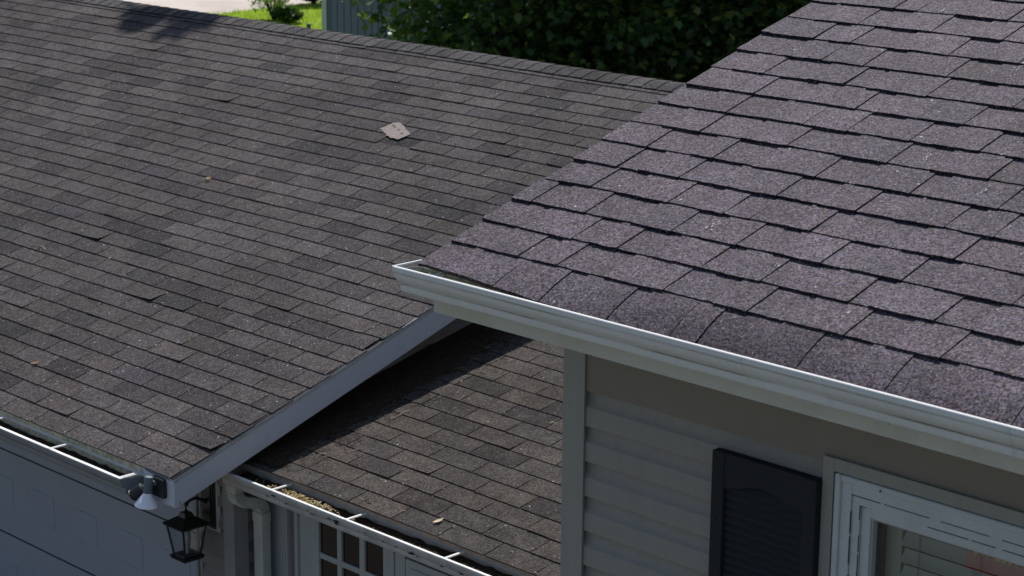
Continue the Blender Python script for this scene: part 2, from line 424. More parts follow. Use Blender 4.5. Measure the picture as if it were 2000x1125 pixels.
# ------------------------------------------------------------------ upper roof: laminated shingles
PLu = Plane(OR.y, OR.z, TR); EXU = .143
UX0, UX1 = -4.497, 2.6
def uwarp(x, s):
    d = .004 + .026 * min(1, max(0, (x + 4.35) / .8))
    d *= 1 + .12 * nz(x * 3.0, 1.7)
    h = -d * max(0, 1 - s / .165) ** 2
    return h + .003 * nz(x * 1.5, s * 1.5, 8) + .0018 * nz(x * 6, s * 6, 2)
def lam_roof():
    r = random.Random(21); q = MB(); base = (.082, .0695, .0845)
    SR = 30 * EXU + .05
    for k in range(16):
        xa, xb = UX0 + .004 + k * .45, min(UX1, UX0 + .004 + (k + 1) * .45)
        if xb > xa: q.grid([[PLu(x, s, uwarp(x, s) - .005) for x in (xa, xb)] for s in [.006, .02, .04, .06, .08, .1, .12, .14, .16, .18] + list(np.linspace(.3, SR, 20))], (.03, .03, .033))
    for k in range(30):
        sb = k * EXU
        x = UX0 + r.uniform(-.012, .002); tooth = r.random() < .5
        while x < UX1:
            wd = .9 * r.choice([.10, .14, .17, .2, .24]) * r.uniform(.9, 1.1) if tooth else r.choice([.06, .09, .12, .14, .17]) * r.uniform(.9, 1.1)
            xa, xb = x, min(x + wd, UX1)
            f = .97 + .18 * nz(xa * 1.1, sb * 1.7, 5) + r.gauss(0, .065)
            if not tooth: f *= .95
            wr = r.uniform(-.015, .02); col = (base[0] * f * (1 + wr), base[1] * f, base[2] * f * (1 - wr))
            hb = .0104 if tooth else .0074
            hb += r.uniform(0, .001)
            sa = sb + (r.uniform(-.002, .001) if tooth else r.uniform(.002, .005))
            st = sb + EXU + .02; ht = .0040 if tooth else 0.
            nx, ny = max(5, int(wd / .016)), (9 if k < 2 else 5)
            G = []; ph = r.uniform(0, 99); cv = r.uniform(-.0015, .0025)
            for b_ in range(ny):
                t = b_ / (ny - 1); row = []
                for a_ in range(nx):
                    w_ = a_ / (nx - 1); xx = xa + (xb - xa) * w_ + .0012 * nz(t * 7, ph) 
                    s0 = sa + .0024 * nz(xx * 22, k * 3.1) + .0022 * nz(xx * 75, k * 1.7) - (.015 * min(1, max(0, (xx + 4.47) / .5)) if k == 0 else 0); s = s0 + (st - s0) * t
                    h = hb + (ht - hb) * t + .0012 * nz(xx * 5, s * 6, 4.4) + (1 - t) ** 2 * cv * (2 * w_ - 1) ** 2 + uwarp(xx, s)
                    if b_ == ny - 1: h -= .0012
                    row.append(PLu(xx, s, h))
                G.append(row)
            q.grid(G, col); dk = tuple(c * .35 for c in col)
            dn = lambda p, d: (p[0], p[1] + PLu.s * d, p[2] - PLu.c * d)
            q.grid([[dn(p, hb + .002) for p in G[0]], G[0]], dk)
            if tooth or x <= UX0:
                L_ = [w2[0] for w2 in G]; R_ = [w2[-1] for w2 in G]
                q.grid([L_, [dn(p, .0055) for p in L_]], dk); q.grid([[dn(p, .0055) for p in R_], R_], dk)
            x = xb + (.0022 if tooth else .0008)
            tooth = (not tooth) if r.random() < .92 else tooth
    return q.build('upper_roof', M['shingle_new'], house, label='newer purple-grey laminated shingle roof with thick shadowed courses')
uroof = lam_roof()
q = MB(); rr = random.Random(3)
for x, y, z in [[-3.381, 5.068, 4.631], [-3.956, 5.977, 4.945], [-3.739, 4.547, 4.45], [-3.455, 5.665, 4.837], [-3.103, 4.959, 4.593]]:
    s0 = (y - PLu.y) / PLu.c
    for k in range(rr.randint(5, 9)):
        a, b = x + rr.gauss(0, .006) , s0 + rr.uniform(-.03, .03); a += (b - s0) * .15; w_ = rr.uniform(.0008, .002); L_ = rr.uniform(.003, .010)
        q.quad([PLu(a - w_, b, .0138), PLu(a + w_, b, .0138), PLu(a + w_ * .5, b + L_, .0132), PLu(a - w_, b + L_, .0132)])
M['scuff'] = mat('chalky_scuff', (.5, .52, .5), .9, .1)
q.build('scuff_marks', M['scuff'], uroof, kind='stuff')
q = MB(); SR = 30 * EXU; yu, zu = PLu(0, SR)[1:]; 
q.quad([(UX0, yu, zu), (UX1, yu, zu), (UX1, 2 * yu - OR.y, OR.z), (UX0, 2 * yu - OR.y, OR.z)], (.09, .085, .1))
q.quad([(UX0 + .01, yu, zu - .03), (UX0 + .01, 2 * yu - OR.y, OR.z - .03), (UX1, 2 * yu - OR.y, OR.z - .03), (UX1, yu, zu - .03)], (.09, .085, .1))
q.build('back_roof_slope', M['shingle_new'], house)
# deck / underside of each roof front slope
def deck(name, PL, x0, x1, s0, s1, m, d=.006, t=.02):
    q = MB(); q.extrude([(s0, -d), (s1, -d), (s1, -d - t), (s0, -d - t)], lambda u, a, b: PL(u, a, b), x0, x1); return q.build(name, m, house)
deck('roof_deck', PLg, GX0 + .01, GX1 - .012, SL0 + .05, sR, M['felt'])
deck('roof_deck', PLp, PX0, PX1, SP0 + .05, 3.0, M['felt'])
deck('roof_deck', PLu, UX0 + .014, UX1, .03, SR, M['felt'], d=.045)

# ------------------------------------------------------------------ rake boards and fascias
def rake_board(PL, x, s0, s1, top, bot, m, mlip, side=1, label=None):
    q = MB(); th = .018
    f = lambda u, a, b: PL(x + a * side, u, b)
    # main face with a shallow horizontal crease, metal drip edge on top
    prof = [(-.03, top), (.001, top), (.006, top - .010), (.006, top - .016), (.0015, top - .019), (.0015, top - .062), (.0, top - .064), (.0012, top - .066), (.0012, bot + .004), (0, bot), (-th, bot), (-th, top - .006), (-.03, top - .006)]
    mats = [m, mlip]
    q.extrude(prof, f, s0, s1, n=14)
    npf = len(prof); q.mi = [1 if (i % npf) in (0, 1, 2, 3) and i < 14 * npf else 0 for i in range(len(q.f))]
    return q.build('rake_board', mats, house, smooth=30, label=label)
rb = rake_board(PLg, GX1 - .002, SL0 + .002, sR + .03, -.003, -.142, M['rake_blue'], M['drip'], label='long blue-grey metal rake board along the garage roof edge')
# overlapping joint in the rake cladding
def joint(s_):
    q = MB(); f = lambda u, a, b: PLg(GX1 - .002 + a, u, b)
    q.extrude([(.0012, -.0265), (.0027, -.0275), (.0027, -.1405), (.0010, -.1415)], f, s_, sR, n=12)
    return q.build('cladding_overlap', M['rake_blue'], rb, smooth=30)
joint(-.44)
# front fascia return at the garage corner and along the eave
ye, ze = PLg(0, SL0)[1:]
q = MB(); q.box(GX0, GX1 - .0015, ye + .018, ye + .036, ze - .142, ze - .008); q.box(-7.935, GX1 + .002, ye + .006, ye + .0175, ze - .140, ze - .010)
q.box(-7.90, GX1 + .003, ye + .002, ye + .0058, ze - .024, ze - .010)
q.build('fascia_board', M['rake_blue'], house, label='blue-grey fascia along the garage eave')
# closed garage soffit and rake soffit
q = MB(); q.box(GX0, -7.892, ye + .036, 5.9, ze - .135, ze - .123)
q.extrude([(-.205, -.135), (-.02, -.135), (-.02, -.125), (-.205, -.125)], lambda u, a, b: PLg(GX1 + a, u, b), SL0 + .05, sR, n=2)
q.build('soffit', M['soffit'], house)
q = MB()
q.extrude([(-.199, -.137), (-.182, -.137), (-.182, -.152), (-.188, -.160), (-.188, -.20), (-.199, -.20)], lambda u, a, b: PLg(GX1 + a, u, b), SL0 + .6, sR, n=2)
q.build('rake_frieze', M['siding_brown'], house)
# upper roof rake board
rake_board(PLu, UX0 + .032, .04, SR, -.03, -.16, M['fascia_cream'], M['fascia_cream'], side=-1)

# ------------------------------------------------------------------ gutters
def kprof(ylip, yback, ztop, zbot, lw=.016):
    """K-style gutter section as a thin closed shell: list of (y,z)"""
    d = yback - ylip; H = ztop - zbot
    out = [(ylip + lw, ztop - .002), (ylip + .002, ztop), (ylip, ztop - .002), (ylip, ztop - .015), (ylip + .004, ztop - .019),
           (ylip + .005, ztop - .024), (ylip + .007, ztop - .36 * H), (ylip + .011, ztop - .45 * H), (ylip + .017, ztop - .54 * H), (ylip + .025, ztop - .62 * H), (ylip + .034, ztop - .69 * H), (ylip + .0345, ztop - .73 * H),
           (ylip + .0345, ztop - .95 * H), (ylip + .038, zbot), (yback, zbot), (yback, ztop - .022)]
    inn = [(yback - .0015, ztop - .022), (yback - .0015, zbot + .002), (ylip + .039, zbot + .002), (ylip + .0365, ztop - .95 * H), (ylip + .039, ztop - .70 * H),
           (ylip + .028, ztop - .57 * H), (ylip + .012, ztop - .35 * H), (ylip + .006, ztop - .020), (ylip + .002, ztop - .014), (ylip + .002, ztop - .004), (ylip + lw, ztop - .004)]
    return out, inn
def gutter(x0, x1, ylip, yback, ztop, zbot, mo, mi_, mlip, capL=None, capR=None, sag=0., label=None, lipw=.017):
    out, inn = kprof(ylip, yback, ztop, zbot, lipw); prof = out + inn; q = MB()
    n = max(6, int((x1 - x0) / .25)); k = len(prof)
    sg = lambda x: sag * math.sin((x - x0) * 1.9) + .0012 * nz(x * 2.3, ylip * 7)
    us = [x0 + (x1 - x0) * i / n for i in range(n + 1)]; i0 = len(q.v)
    for u in us:
        for a, b in prof: q.v.append((u, a + .0008 * nz(u * 3, 5), b + sg(u))); q.c.append((.5, .5, .5))
    no = len(out)
    for i in range(n):
        for j in range(k):
            j2 = (j + 1) % k; q.f.append((i0 + i * k + j, i0 + i * k + j2, i0 + (i + 1) * k + j2, i0 + (i + 1) * k + j))
            q.mi.append(2 if j in (0, 1) or j == k - 1 else (0 if j < no - 1 else 1))
    g = q.build('gutter', [mo, mi_, mlip], house, smooth=42, label=label)
    def cap(x, sgn):
        c = MB(); face = [(a, b + sg(x)) for a, b in out]
        c.extrude(face, lambda u, a, b: (u, a, b), x - .001 * sgn, x + .0012 * sgn, mi=0)
        # folded flange around the cap edge
        fl = [(a + .0015 * (1 if a < (ylip + yback) / 2 else -1) * -1, b) for a, b in face[1:-1]]
        i0 = len(c.v)
        for (a, b), (a2, b2) in zip(face, face[1:]):
            pass
        c.box(x - .001 * sgn if sgn > 0 else x - .004, x + .004 if sgn > 0 else x + .001, ylip + .001, yback, ztop - .005 + sg(x), ztop + .0005 + sg(x), mi=1)
        c.build('end_cap', [mo, mlip], g, smooth=30)
    if capL: cap(x0, -1)
    if capR: cap(x1, 1)
    return g
def hanger(x, ylip, yback, z, par, m=None):
    q = MB(); rr = random.Random(int(x * 100)); dz = rr.uniform(-.001, .002)
    f = lambda u, a, b: (x + a, u, z + b + dz)
    q.extrude([(-.007, -.002), (-.007, .0015), (-.004, .005), (.004, .005), (.007, .0015), (.007, -.002)], f, ylip + .003, yback - .004, n=3)
    q.box(x - .010, x + .010, ylip + .001, ylip + .014, z - .001, z + .006)
    q.tube([(x, yback - .012, z + .001), (x, yback - .002, z + .003)], .004, 8)
    return q.build('hanger', m or M['gutter_lip'], par, smooth=30)
# upper gutter
ug = gutter(-4.530, 2.6, 3.998, 4.118, 4.291, 4.206, M['gutter_cream'], M['gutter_inside'], M['gutter_lip'], capL=True, lipw=.014, label='long cream gutter along the upper eave')
hanger(-4.43, 4.05, 4.118, 4.262, ug)
q = MB(); q.box(-4.478, 2.6, 4.119, 4.137, 4.137, 4.262); q.build('fascia_board', M['fascia_cream'], house, label='cream fascia under the upper gutter')
q = MB()
for sx_, sz_, sr_ in ((-2.815, 4.186, .003), (-2.80, 4.178, .0022), (-2.812, 4.172, .002), (-2.78, 4.190, .003)): q.quad([(sx_ + sr_ * math.cos(t), 4.1182, sz_ + sr_ * math.sin(t)) for t in np.linspace(0, 2 * math.pi, 7, endpoint=False)])
q.build('fly_specks', M['crack'], house, kind='stuff')
q = MB(); q.box(-4.478, 2.6, 4.137, 4.47, 4.146, 4.156)
for k in range(60): q.box(-4.47 + k * .115, -4.466 + k * .115, 4.139, 4.468, 4.1435, 4.1465)
q.build('soffit', M['soffit'], house)
# drip edge strip behind the shingles at the left end
q = MB(); q.box(-4.49, 2.6, 4.109, 4.1165, 4.235, 4.258); q.build('drip_edge', M['fascia_cream'], ug)
# garage gutter
gg = gutter(GX0, -7.955, ye - .122, ye + .0165, ze - .030, ze - .118, M['gutter_grey'], M['gutter_inside'], M['gutter_lip'], capR=True, lipw=.021, label='grey gutter with bright lip under the garage eave')
for k in range(12): hanger(-7.99 - .60 * k + .018, ye - .122, ye + .0165, ze - .036, gg)
# porch gutter
yp, zp = PLp(0, SP0)[1:]
pg = gutter(-7.86, -4.30, yp - .118, yp + .018, zp - .022, zp - .106, M['gutter_old'], M['gutter_rusty'], M['gutter_lip'], capL=True, label='stained white gutter below the porch roof')
for xx in (-7.44, -6.885, -6.225, -5.6, -5.0): hanger(xx, yp - .118, yp + .018, zp - .028, pg)
q = MB(); q.box(-7.885, -4.24, yp + .0195, yp + .036, zp - .135, zp - .006); q.build('fascia_board', M['porch_white'], house)
q = MB(); q.box(-7.885, -4.24, yp + .036, 6.10, zp - .128, zp - .118); q.build('soffit', M['porch_white'], house)
q = MB(); q.box(-7.88, -4.245, yp + .0165, yp + .0185, zp - .028, zp - .001); q.box(-7.88, -4.245, yp + .004, yp + .0165, zp - .0045, zp - .0025); q.build('drip_edge', M['gutter_rusty'], pg)
q = MB(); q.box(GX0, -7.70, ye + .0150, ye + .0172, ze - .036, ze - .002); q.build('drip_edge', M['gutter_inside'], gg)
# flaked, scratched patches on the porch gutter face
q = MB(); rr = random.Random(4)
for k in range(26):
    x = rr.uniform(-7.1, -5.6) if k < 20 else rr.uniform(-7.6, -7.1); z = zp - .022 - rr.uniform(.026, .05)
    fz = (zp - .022 - z); y = yp - .118 + .006 + max(0, (fz - .028)) * .55
    L_ = rr.uniform(.004, .03); n = rr.randint(5, 7)
    pts = [(x + L_ * math.cos(2 * math.pi * i / n) * rr.uniform(.4, 1), y - .0018 + .0, z + .35 * L_ * math.sin(2 * math.pi * i / n) * rr.uniform(.3, 1)) for i in range(n)]
    q.quad([(p[0], p[1] + (z - p[2]) * .5, p[2]) for p in pts])
q.build('paint_flakes', M['crack'], pg, kind='stuff')

# ------------------------------------------------------------------ siding
CR = .1143
def lap(q, fn, u0, u1, z0, z1, holes=(), clip=None):
    """dutch-lap courses from z0 up to z1 on fn(u,out,z); holes=(ua,ub,za,zb)"""
    prof = [(.0015, 0), (.0185, 0.0005), (.0200, .003), (.0190, .056), (.0172, .063), (.0115, .070), (.0055, .080), (.0020, .095), (.0008, CR + .004)]
    k = 0
    while z0 + k * CR < z1:
        zb = z0 + k * CR; top = min(z1, zb + CR + .004); segs = [(u0, u1)]
        for a, b, c, d in holes:
            if zb + CR > c and zb < d:
                ns = []
                for s_, e_ in segs:
                    if a > s_: ns.append((s_, min(a, e_)))
                    if b < e_: ns.append((max(b, s_), e_))
                segs = [x for x in ns if x[1] > x[0] + .01]
        if clip: segs = [(max(s_, clip(zb)[0]), min(e_, clip(zb)[1])) for s_, e_ in segs]; segs = [x for x in segs if x[1] > x[0] + .03]
        for s_, e_ in segs:
            n = max(1, int((e_ - s_) / .4))
            i = len(q.v); P = [(o, min(zb + z, top)) for o, z in prof]
            for j in range(n + 1):
                u = s_ + (e_ - s_) * j / n; wv = .0012 * nz(u * 1.8, zb * 4)
                for o, z in P: q.v.append(tuple(fn(u, o + wv, z))); q.c.append((.5, .5, .5))
            m_ = len(P)
            for j in range(n):
                for a in range(m_ - 1): q.f.append((i + j * m_ + a, i + j * m_ + a + 1, i + (j + 1) * m_ + a + 1, i + (j + 1) * m_ + a)); q.mi.append(0)
        k += 1
YW = 4.47; XW = -4.237
WX0, WX1, WZ0, WZ1 = -3.237, -1.90, 2.55, 3.895
q = MB(); zs = 3.766 + .0045
zstart = zs - 31 * CR
lap(q, lambda u, o, z: (u, YW + .012 - o, z), XW + .02, 2.45, zstart, zs + .117, holes=[(WX0 + .01, WX1 - .01, WZ0, WZ1)])
q.build('front_siding', M['siding'], house, smooth=20, label='clay-grey dutch-lap siding on the upper front wall')
q = MB(); lap(q, lambda u, o, z: (XW - o + .012, u, z), YW + .02, 11.0, zstart, 4.15); q.build('side_siding', M['siding'], house, smooth=25)
# upper body core (walls behind the siding, room behind the window left open)
q = MB()
q.box(XW + .013, WX0 + .0, YW + .013, 12.0, GZ, 4.146); q.box(WX1, 2.45, YW + .013, 12.0, GZ, 4.146)
q.box(WX0, WX1, YW + .013, 12.0, GZ, WZ0 - .02); q.box(WX0, WX1, YW + .013, 12.0, WZ1 + .02, 4.146); q.box(WX0, WX1, YW + 1.2, 12.0, WZ0 - .02, WZ1 + .02)
q.build('wall_core', M['room'], house)
# top siding strip above the first butt line, stands a little proud
q = MB(); q.box(XW + .06, 2.45, YW - .008, YW + .012, 3.886, 4.1455); q.build('top_siding_strip', M['eave_siding'], house, label='plain siding strip under the upper soffit, painted brown for bounce light')
# gable fill of the upper block (left side, under the rake)
for gx in (XW, 2.45): q = MB(); q.quad([(gx, YW, 4.14), (gx, 12.0, 4.14), (gx, yu, zu - .06)]); q.build('gable_wall', M['siding'], house)
# corner post
def cpost(name, x, y, z0, z1, m, wd=.088, sx=1, label=None, w2=None):
    """outside corner: front face runs +sx from x, side face runs +Y"""
    q = MB(); w2 = w2 or wd
    pr = [(0, 0), (wd, 0), (wd, .004), (wd - .006, .018), (.018, .018), (.018, w2 - .006), (.004, w2), (0, w2)]
    pr = [(a * sx, b) for a, b in pr]
    q.extrude(pr, lambda u, a, b: (x + a, y + b, u), z0, z1, n=1)
    return q.build(name, m, house, smooth=30, label=label)
cpost('corner_post', XW - .013, YW - .016, GZ, 4.146, M['corner'], wd=.091, label='pale vertical corner post of the upper wall')

# ------------------------------------------------------------------ shutter
sh = empty('shutter', (0, 0, 0)); sh.parent = house; sh['label'] = 'black louvred shutter with arched top rail'
SX0, SX1, ST, SB, SY = -3.622, -3.246, 3.836, 2.50, YW - .012
def shp(name, fn, **k): q = MB(); fn(q); return q.build(name, M['shutter'], sh, **k)
sy0, sy1 = SY - .034, SY
shp('stile', lambda q: q.box(SX0, SX0 + .046, sy0, sy1, SB, ST, b=.004))
shp('stile', lambda q: q.box(SX1 - .046, SX1, sy0, sy1, SB, ST, b=.004))
def rail(q):
    n = 16; xa, xb = SX0 + .046, SX1 - .046
    top = ST - .001; 
    pr = []
    for i in range(n + 1):
        t = i / n; u = (t - .5) * 2
        z = ST - .104 + .028 * (math.cos(u * math.pi) * .5 + .5)
        pr.append((xa + (xb - xa) * t, z))
    prof = [(xa, top), *pr, (xb, top)]
    q.extrude(prof, lambda u, a, b: (a, u, b), sy0 + .003, sy1)
shp('top_rail', rail)
shp('backing', lambda q: q.box(SX0 + .03, SX1 - .03, sy1 - .006, sy1 - .001, SB + .02, ST - .06))
zl = ST - .095; k = 0
while zl > SB + .05:
    q = MB(); xa, xb = SX0 + .046, SX1 - .046
    q.extrude([(sy1 - .008, zl + .010), (sy1 - .010, zl + .013), (sy0 + .011, zl - .013), (sy0 + .010, zl - .018), (sy0 + .014, zl - .018), (sy1 - .007, zl + .004)], lambda u, a, b: (u, a, b), xa, xb)
    q.build('louvre', M['shutter'], sh); zl -= .0243
for px, pz in ((SX0 + .022, ST - .21), (SX1 - .022, ST - .185)):
    q = MB(); q.tube([(px, sy0 - .002, pz), (px, sy0 + .002, pz)], .0045, 10); q.build('screw', M['shutter'], sh)

# ------------------------------------------------------------------ window
win = empty('window', (0, 0, 0)); win.parent = house; win['label'] = 'white-painted window with peeling casing and pale blinds'
def frame(name, x0, x1, z0, z1, wd, y0, y1, m, b=.002, wt=None, parent=None):
    wt = wt or wd
    return bev(name, [(x0, x0 + wd, y0, y1, z0, z1), (x1 - wd, x1, y0, y1, z0, z1), (x0 + wd, x1 - wd, y0, y1, z1 - wt, z1), (x0 + wd, x1 - wd, y0, y1, z0, z0 + wt)], m, parent or win, b=b)
frame('surround', WX0 - .008, WX1 + .008, WZ0 - .008, WZ1 + .012, .038, YW - .022, YW + .02, M['corner'], .002)
cx0, cx1, cz0, cz1 = WX0 + .036, WX1 - .036, WZ0 + .035, WZ1 - .028
frame('casing', cx0, cx1, cz0, cz1, .020, YW - .026, YW + .05, M['white_wood'], .005)
frame('casing', cx0 + .019, cx1 - .019, cz0 + .019, cz1 - .017, .034, YW - .017, YW + .05, M['white_wood'], .002)
frame('frame', cx0 + .054, cx1 - .054, cz0 + .053, cz1 - .052, .026, YW - .012, YW + .05, M['white_wood'], .001)
frame('sash', cx0 + .081, cx1 - .081, cz0 + .080, cz1 - .079, .030, YW - .004, YW + .045, M['white_wood'], .002)
frame('glazing_bead', cx0 + .110, cx1 - .110, cz0 + .109, cz1 - .108, .007, YW + .003, YW + .04, M['porch_white'], .001)
# cracks where the paint has opened along the joints
q = MB(); rr = random.Random(9)
def crack_h(z, y, x0, x1):
    x = x0
    while x < x1:
        L_ = rr.uniform(.04, .16); e = min(x1, x + L_); t = rr.uniform(.0003, .0011); q.box(x, e, y - .0008, y + .003, z - t * .6, z + t * .6); x = e + rr.uniform(.004, .07)
crack_h(cz1 - .052, YW - .0173, cx0 + .053, cx1 - .06); crack_h(cz1 - .079, YW - .0123, cx0 + .080, cx0 + .1); crack_h(cz1 - .080, YW - .0123, cx0 + .30, cx1 - .09)
for (xc, za, zb, y) in ((cx0 + .080, cz1 - .4, cz1 - .079, YW - .0123), (cx0 + .0535, cz1 - .7, cz1 - .10, YW - .0173)):
    z = zb
    while z > za:
        L_ = rr.uniform(.03, .12); t = rr.uniform(.0003, .0007); q.box(xc - t, xc + t, y - .0008, y + .003, max(za, z - L_), z); z -= L_ + rr.uniform(.004, .05)
q.box(cx0 + .150, cx0 + .158, YW - .0272, YW - .024, cz1 - .016, cz1 - .0135); q.box(cx0 + .1535, cx0 + .1555, YW - .0272, YW - .024, cz1 - .0135, cz1 - .0085)
q.build('paint_crack', M['crack'], win)
gx0, gx1, gz0, gz1 = cx0 + .117, cx1 - .117, cz0 + .116, cz1 - .115
q = MB(); q.quad([(gx0 - .002, YW + .022, gz0), (gx1 + .002, YW + .022, gz0), (gx1 + .002, YW + .022, gz1 + .002), (gx0 - .002, YW + .022, gz1 + .002)]); q.build('pane', M['glass'], win)
bl = None
zb = gz1 - .012; k = 0
while zb > gz0:
    q = MB(); pr = []
    for i in range(6):
        t = i / 5 - .5; pr.append((t * .028, t * .030 + .003 * (1 - 4 * t * t)))
    full = [(a, b) for a, b in pr] + [(a + .0009, b - .0022) for a, b in pr[::-1]]
    q.extrude(full, lambda u, a, b: (u, YW + .085 + a * -1, zb + b * -1), gx0 + .045, gx1 - .01)
    q.build('blind_slat', M['blind'], win, smooth=40); zb -= .049
for cxx in (gx0 + .115, gx0 + .31, gx0 + .65):
    q = MB(); q.tube([(cxx, YW + .058, gz1), (cxx + .002, YW + .058, gz0)], .0007, 5); q.tube([(cxx + .004, YW + .058, gz1), (cxx + .007, YW + .058, gz0)], .0007, 5); q.build('blind_cord', M['cord'], win)
# room reveal and the jamb beside the blind
q = MB(); q.box(gx0 - .02, gx0 + .030, YW + .10, YW + .13, gz0 - .02, gz1 + .02); q.build('jamb', M['blind'], win)

# ------------------------------------------------------------------ garage front
GY = 5.90; DXR = -8.23
wallx = -7.89
q = MB(); q.box(GX0, DXR - 4.9, GY + .013, 13.6, GZ, ze - .123); q.box(DXR + .09, wallx - .013, GY + .013, 13.6, GZ, ze - .123); q.box(DXR - 4.9, DXR + .09, GY + .09, 13.6, GZ, ze - .123)
q.box(DXR - 4.9, DXR + .09, GY + .013, GY + .09, 2.30, ze - .123)
q.build('wall_core', M['room'], house)
q = MB(); q.quad([(wallx - .012, GY, ze - .14), (wallx - .012, 13.4, ze - .14), (wallx - .012, yr, zr - .07)]); q.build('gable_wall', M['siding_brown'], house)
q = MB(); lap(q, lambda u, o, z: (wallx + o - .012, u, z), GY + .02, 13.4, 1.02 + .0 - 6 * CR, 3.72, clip=lambda z: (GY + .02, 13.4) if z < 2.2 else (yr - (zr - .16 - CR - z) / math.tan(TL), yr + (zr - .16 - CR - z) / math.tan(TL))); 
q.build('side_siding', M['siding_brown'], house, smooth=25)
q = MB(); lap(q, lambda u, o, z: (u, GY + .012 - o, z), DXR + .055, wallx - .005, .4, ze - .124); q.build('front_siding', M['siding_brown'], house, smooth=25)
cpost('corner_post', wallx + .013, GY - .014, GZ, ze - .136, M['post_grey'], wd=.088, sx=-1, w2=.088)
# door jamb and door
q = MB(); q.box(DXR + .018, DXR + .036, GY - .012, GY + .08, GZ, 2.30); q.box(DXR + .044, DXR + .060, GY - .004, GY + .014, GZ, 2.30); q.box(DXR - 4.9, DXR + .018, GY - .012, GY + .05, 2.26, 2.30); q.build('door_jamb', M['post_grey'], house)
q = MB(); q.box(DXR + .002, DXR + .0175, GY + .002, GY + .055, GZ, 2.255); q.build('weather_strip', M['dark_metal'], house)
gd = empty('garage_door', (0, 0, 0)); gd.parent = house; gd['label'] = 'blue-grey sectional garage door with raised panels'
DY = GY + .035; zt = 2.24; seams = [2.24 + .0, 1.885, 1.365, .845, GZ]
def dsec(z0, z1):
    q = MB(); x1 = DXR; x0 = DXR - 4.88
    q.box(x0, x1, DY + .004, DY + .04, z0 + .003, z1 - .003, b=.003)
    pw, gap = .30, .13; xp = x1 - .065
    while xp - pw > x0 + .05:
        za, zb = z0 + .13, z1 - .125
        # sunk border + raised field
        for (i, (ins, dep)) in enumerate(((0, .004), (.012, .011), (.030, .011), (.046, .002))): pass
        rings = [(0, .0035), (.008, .015), (.024, .015), (.042, -.002)]
        prev = None
        for ins, dep in rings:
            ring = [(xp - pw + ins, DY + dep, za + ins), (xp - ins, DY + dep, za + ins), (xp - ins, DY + dep, zb - ins), (xp - pw + ins, DY + dep, zb - ins)]
            if prev:
                for j in range(4): q.quad([prev[j], prev[(j + 1) % 4], ring[(j + 1) % 4], ring[j]])
            prev = ring
        q.quad(prev)
        xp -= pw + gap
    return q
for a, b in zip(seams[1:], seams[:-1]):
    q = dsec(a, b)
    # open front sheet with rebates: four strips round every panel
    q.build('door_section', M['garage_door'], gd)
q = MB(); zz = seams[1:-1]
for z in zz: q.box(DXR - 4.88, DXR, DY + .001, DY + .012, z - .0035, z + .0035)
q.build('section_joint', M['dark_metal'], gd)

# ------------------------------------------------------------------ porch front
PY = 6.11
q = MB(); q.box(wallx, -4.24, PY + .03, 10.0, GZ, zp - .128); q.build('wall_core', M['room'], house)
q = MB(); lap(q, lambda u, o, z: (u, PY + .014 - o, z), wallx, -7.86, .4, zp - .129); q.build('front_siding', M['siding_brown'], house, smooth=25)
q = MB()
for xa, xb, y in ((-7.862, -7.712, PY - .022), ): q.box(xa, xb, y, PY + .03, GZ, zp - .129, b=.004); q.box(xa + .008, xa + .018, y - .004, y + .001, GZ, zp - .13); q.box(xb - .022, xb - .010, y - .004, y + .001, GZ, zp - .13)
q.build('porch_post', M['porch_white'], house)
q = MB(); q.box(-7.7115, -7.668, PY + .004, PY + .03, GZ, zp - .129); q.build('dark_reveal', M['siding_brown'], house)
# french door: jamb, stiles, muntins, panes
fd = empty('french_door', (0, 0, 0)); fd.parent = house; fd['label'] = 'white multi-pane door under the porch gutter'
q = MB(); q.box(-7.668, -7.645, PY - .008, PY + .03, GZ, 2.155); q.build('door_jamb', M['porch_white'], fd)
q = MB(); q.box(-7.644, -6.955, PY - .010, PY + .005, 2.155, 2.275); q.build('head_trim', M['pink'], fd)
q = MB(); yd = PY + .006
pz = [2.125, 1.955, 1.925, 1.755, 1.725, 1.555, 1.525, 1.355]
pxs = [(-7.494, -7.356), (-7.322, -7.188), (-7.150, -7.012)]
q.box(-7.645, -7.494, yd, yd + .03, GZ, 2.244, b=.003); q.box(-7.012, -6.955, yd, yd + .03, GZ, 2.244, b=.003); q.box(-7.494, -7.012, yd, yd + .03, 2.125, 2.244)
q.box(-7.494, -7.012, yd, yd + .03, GZ, 1.355)
q.build('door_leaf', M['porch_white'], fd)
for a, b in ((-7.356, -7.322), (-7.188, -7.150)): bev('muntin', [(a, b, yd + .001, yd + .03, 1.355, 2.125)], M['porch_white'], fd, b=.004)
for i in (1, 3, 5): bev('muntin', [(-7.494, -7.012, yd + .003, yd + .028, pz[i + 1], pz[i])], M['porch_white'], fd, b=.004)
M['pane_dark'] = mat('dark_glossy_pane', (.016, .010, .010), .12, .25)
for i in range(4):
    for a, b in pxs: 
        q = MB(); q.box(a + .001, b - .001, yd + .014, yd + .018, pz[2 * i + 1] + .001, pz[2 * i] - .001); q.build('pane', M['pane_dark'], fd)
q = MB(); q.box(-7.49, -7.01, yd + .0195, yd + .023, 1.35, 2.13); q.build('curtain', M['curtain'], fd)
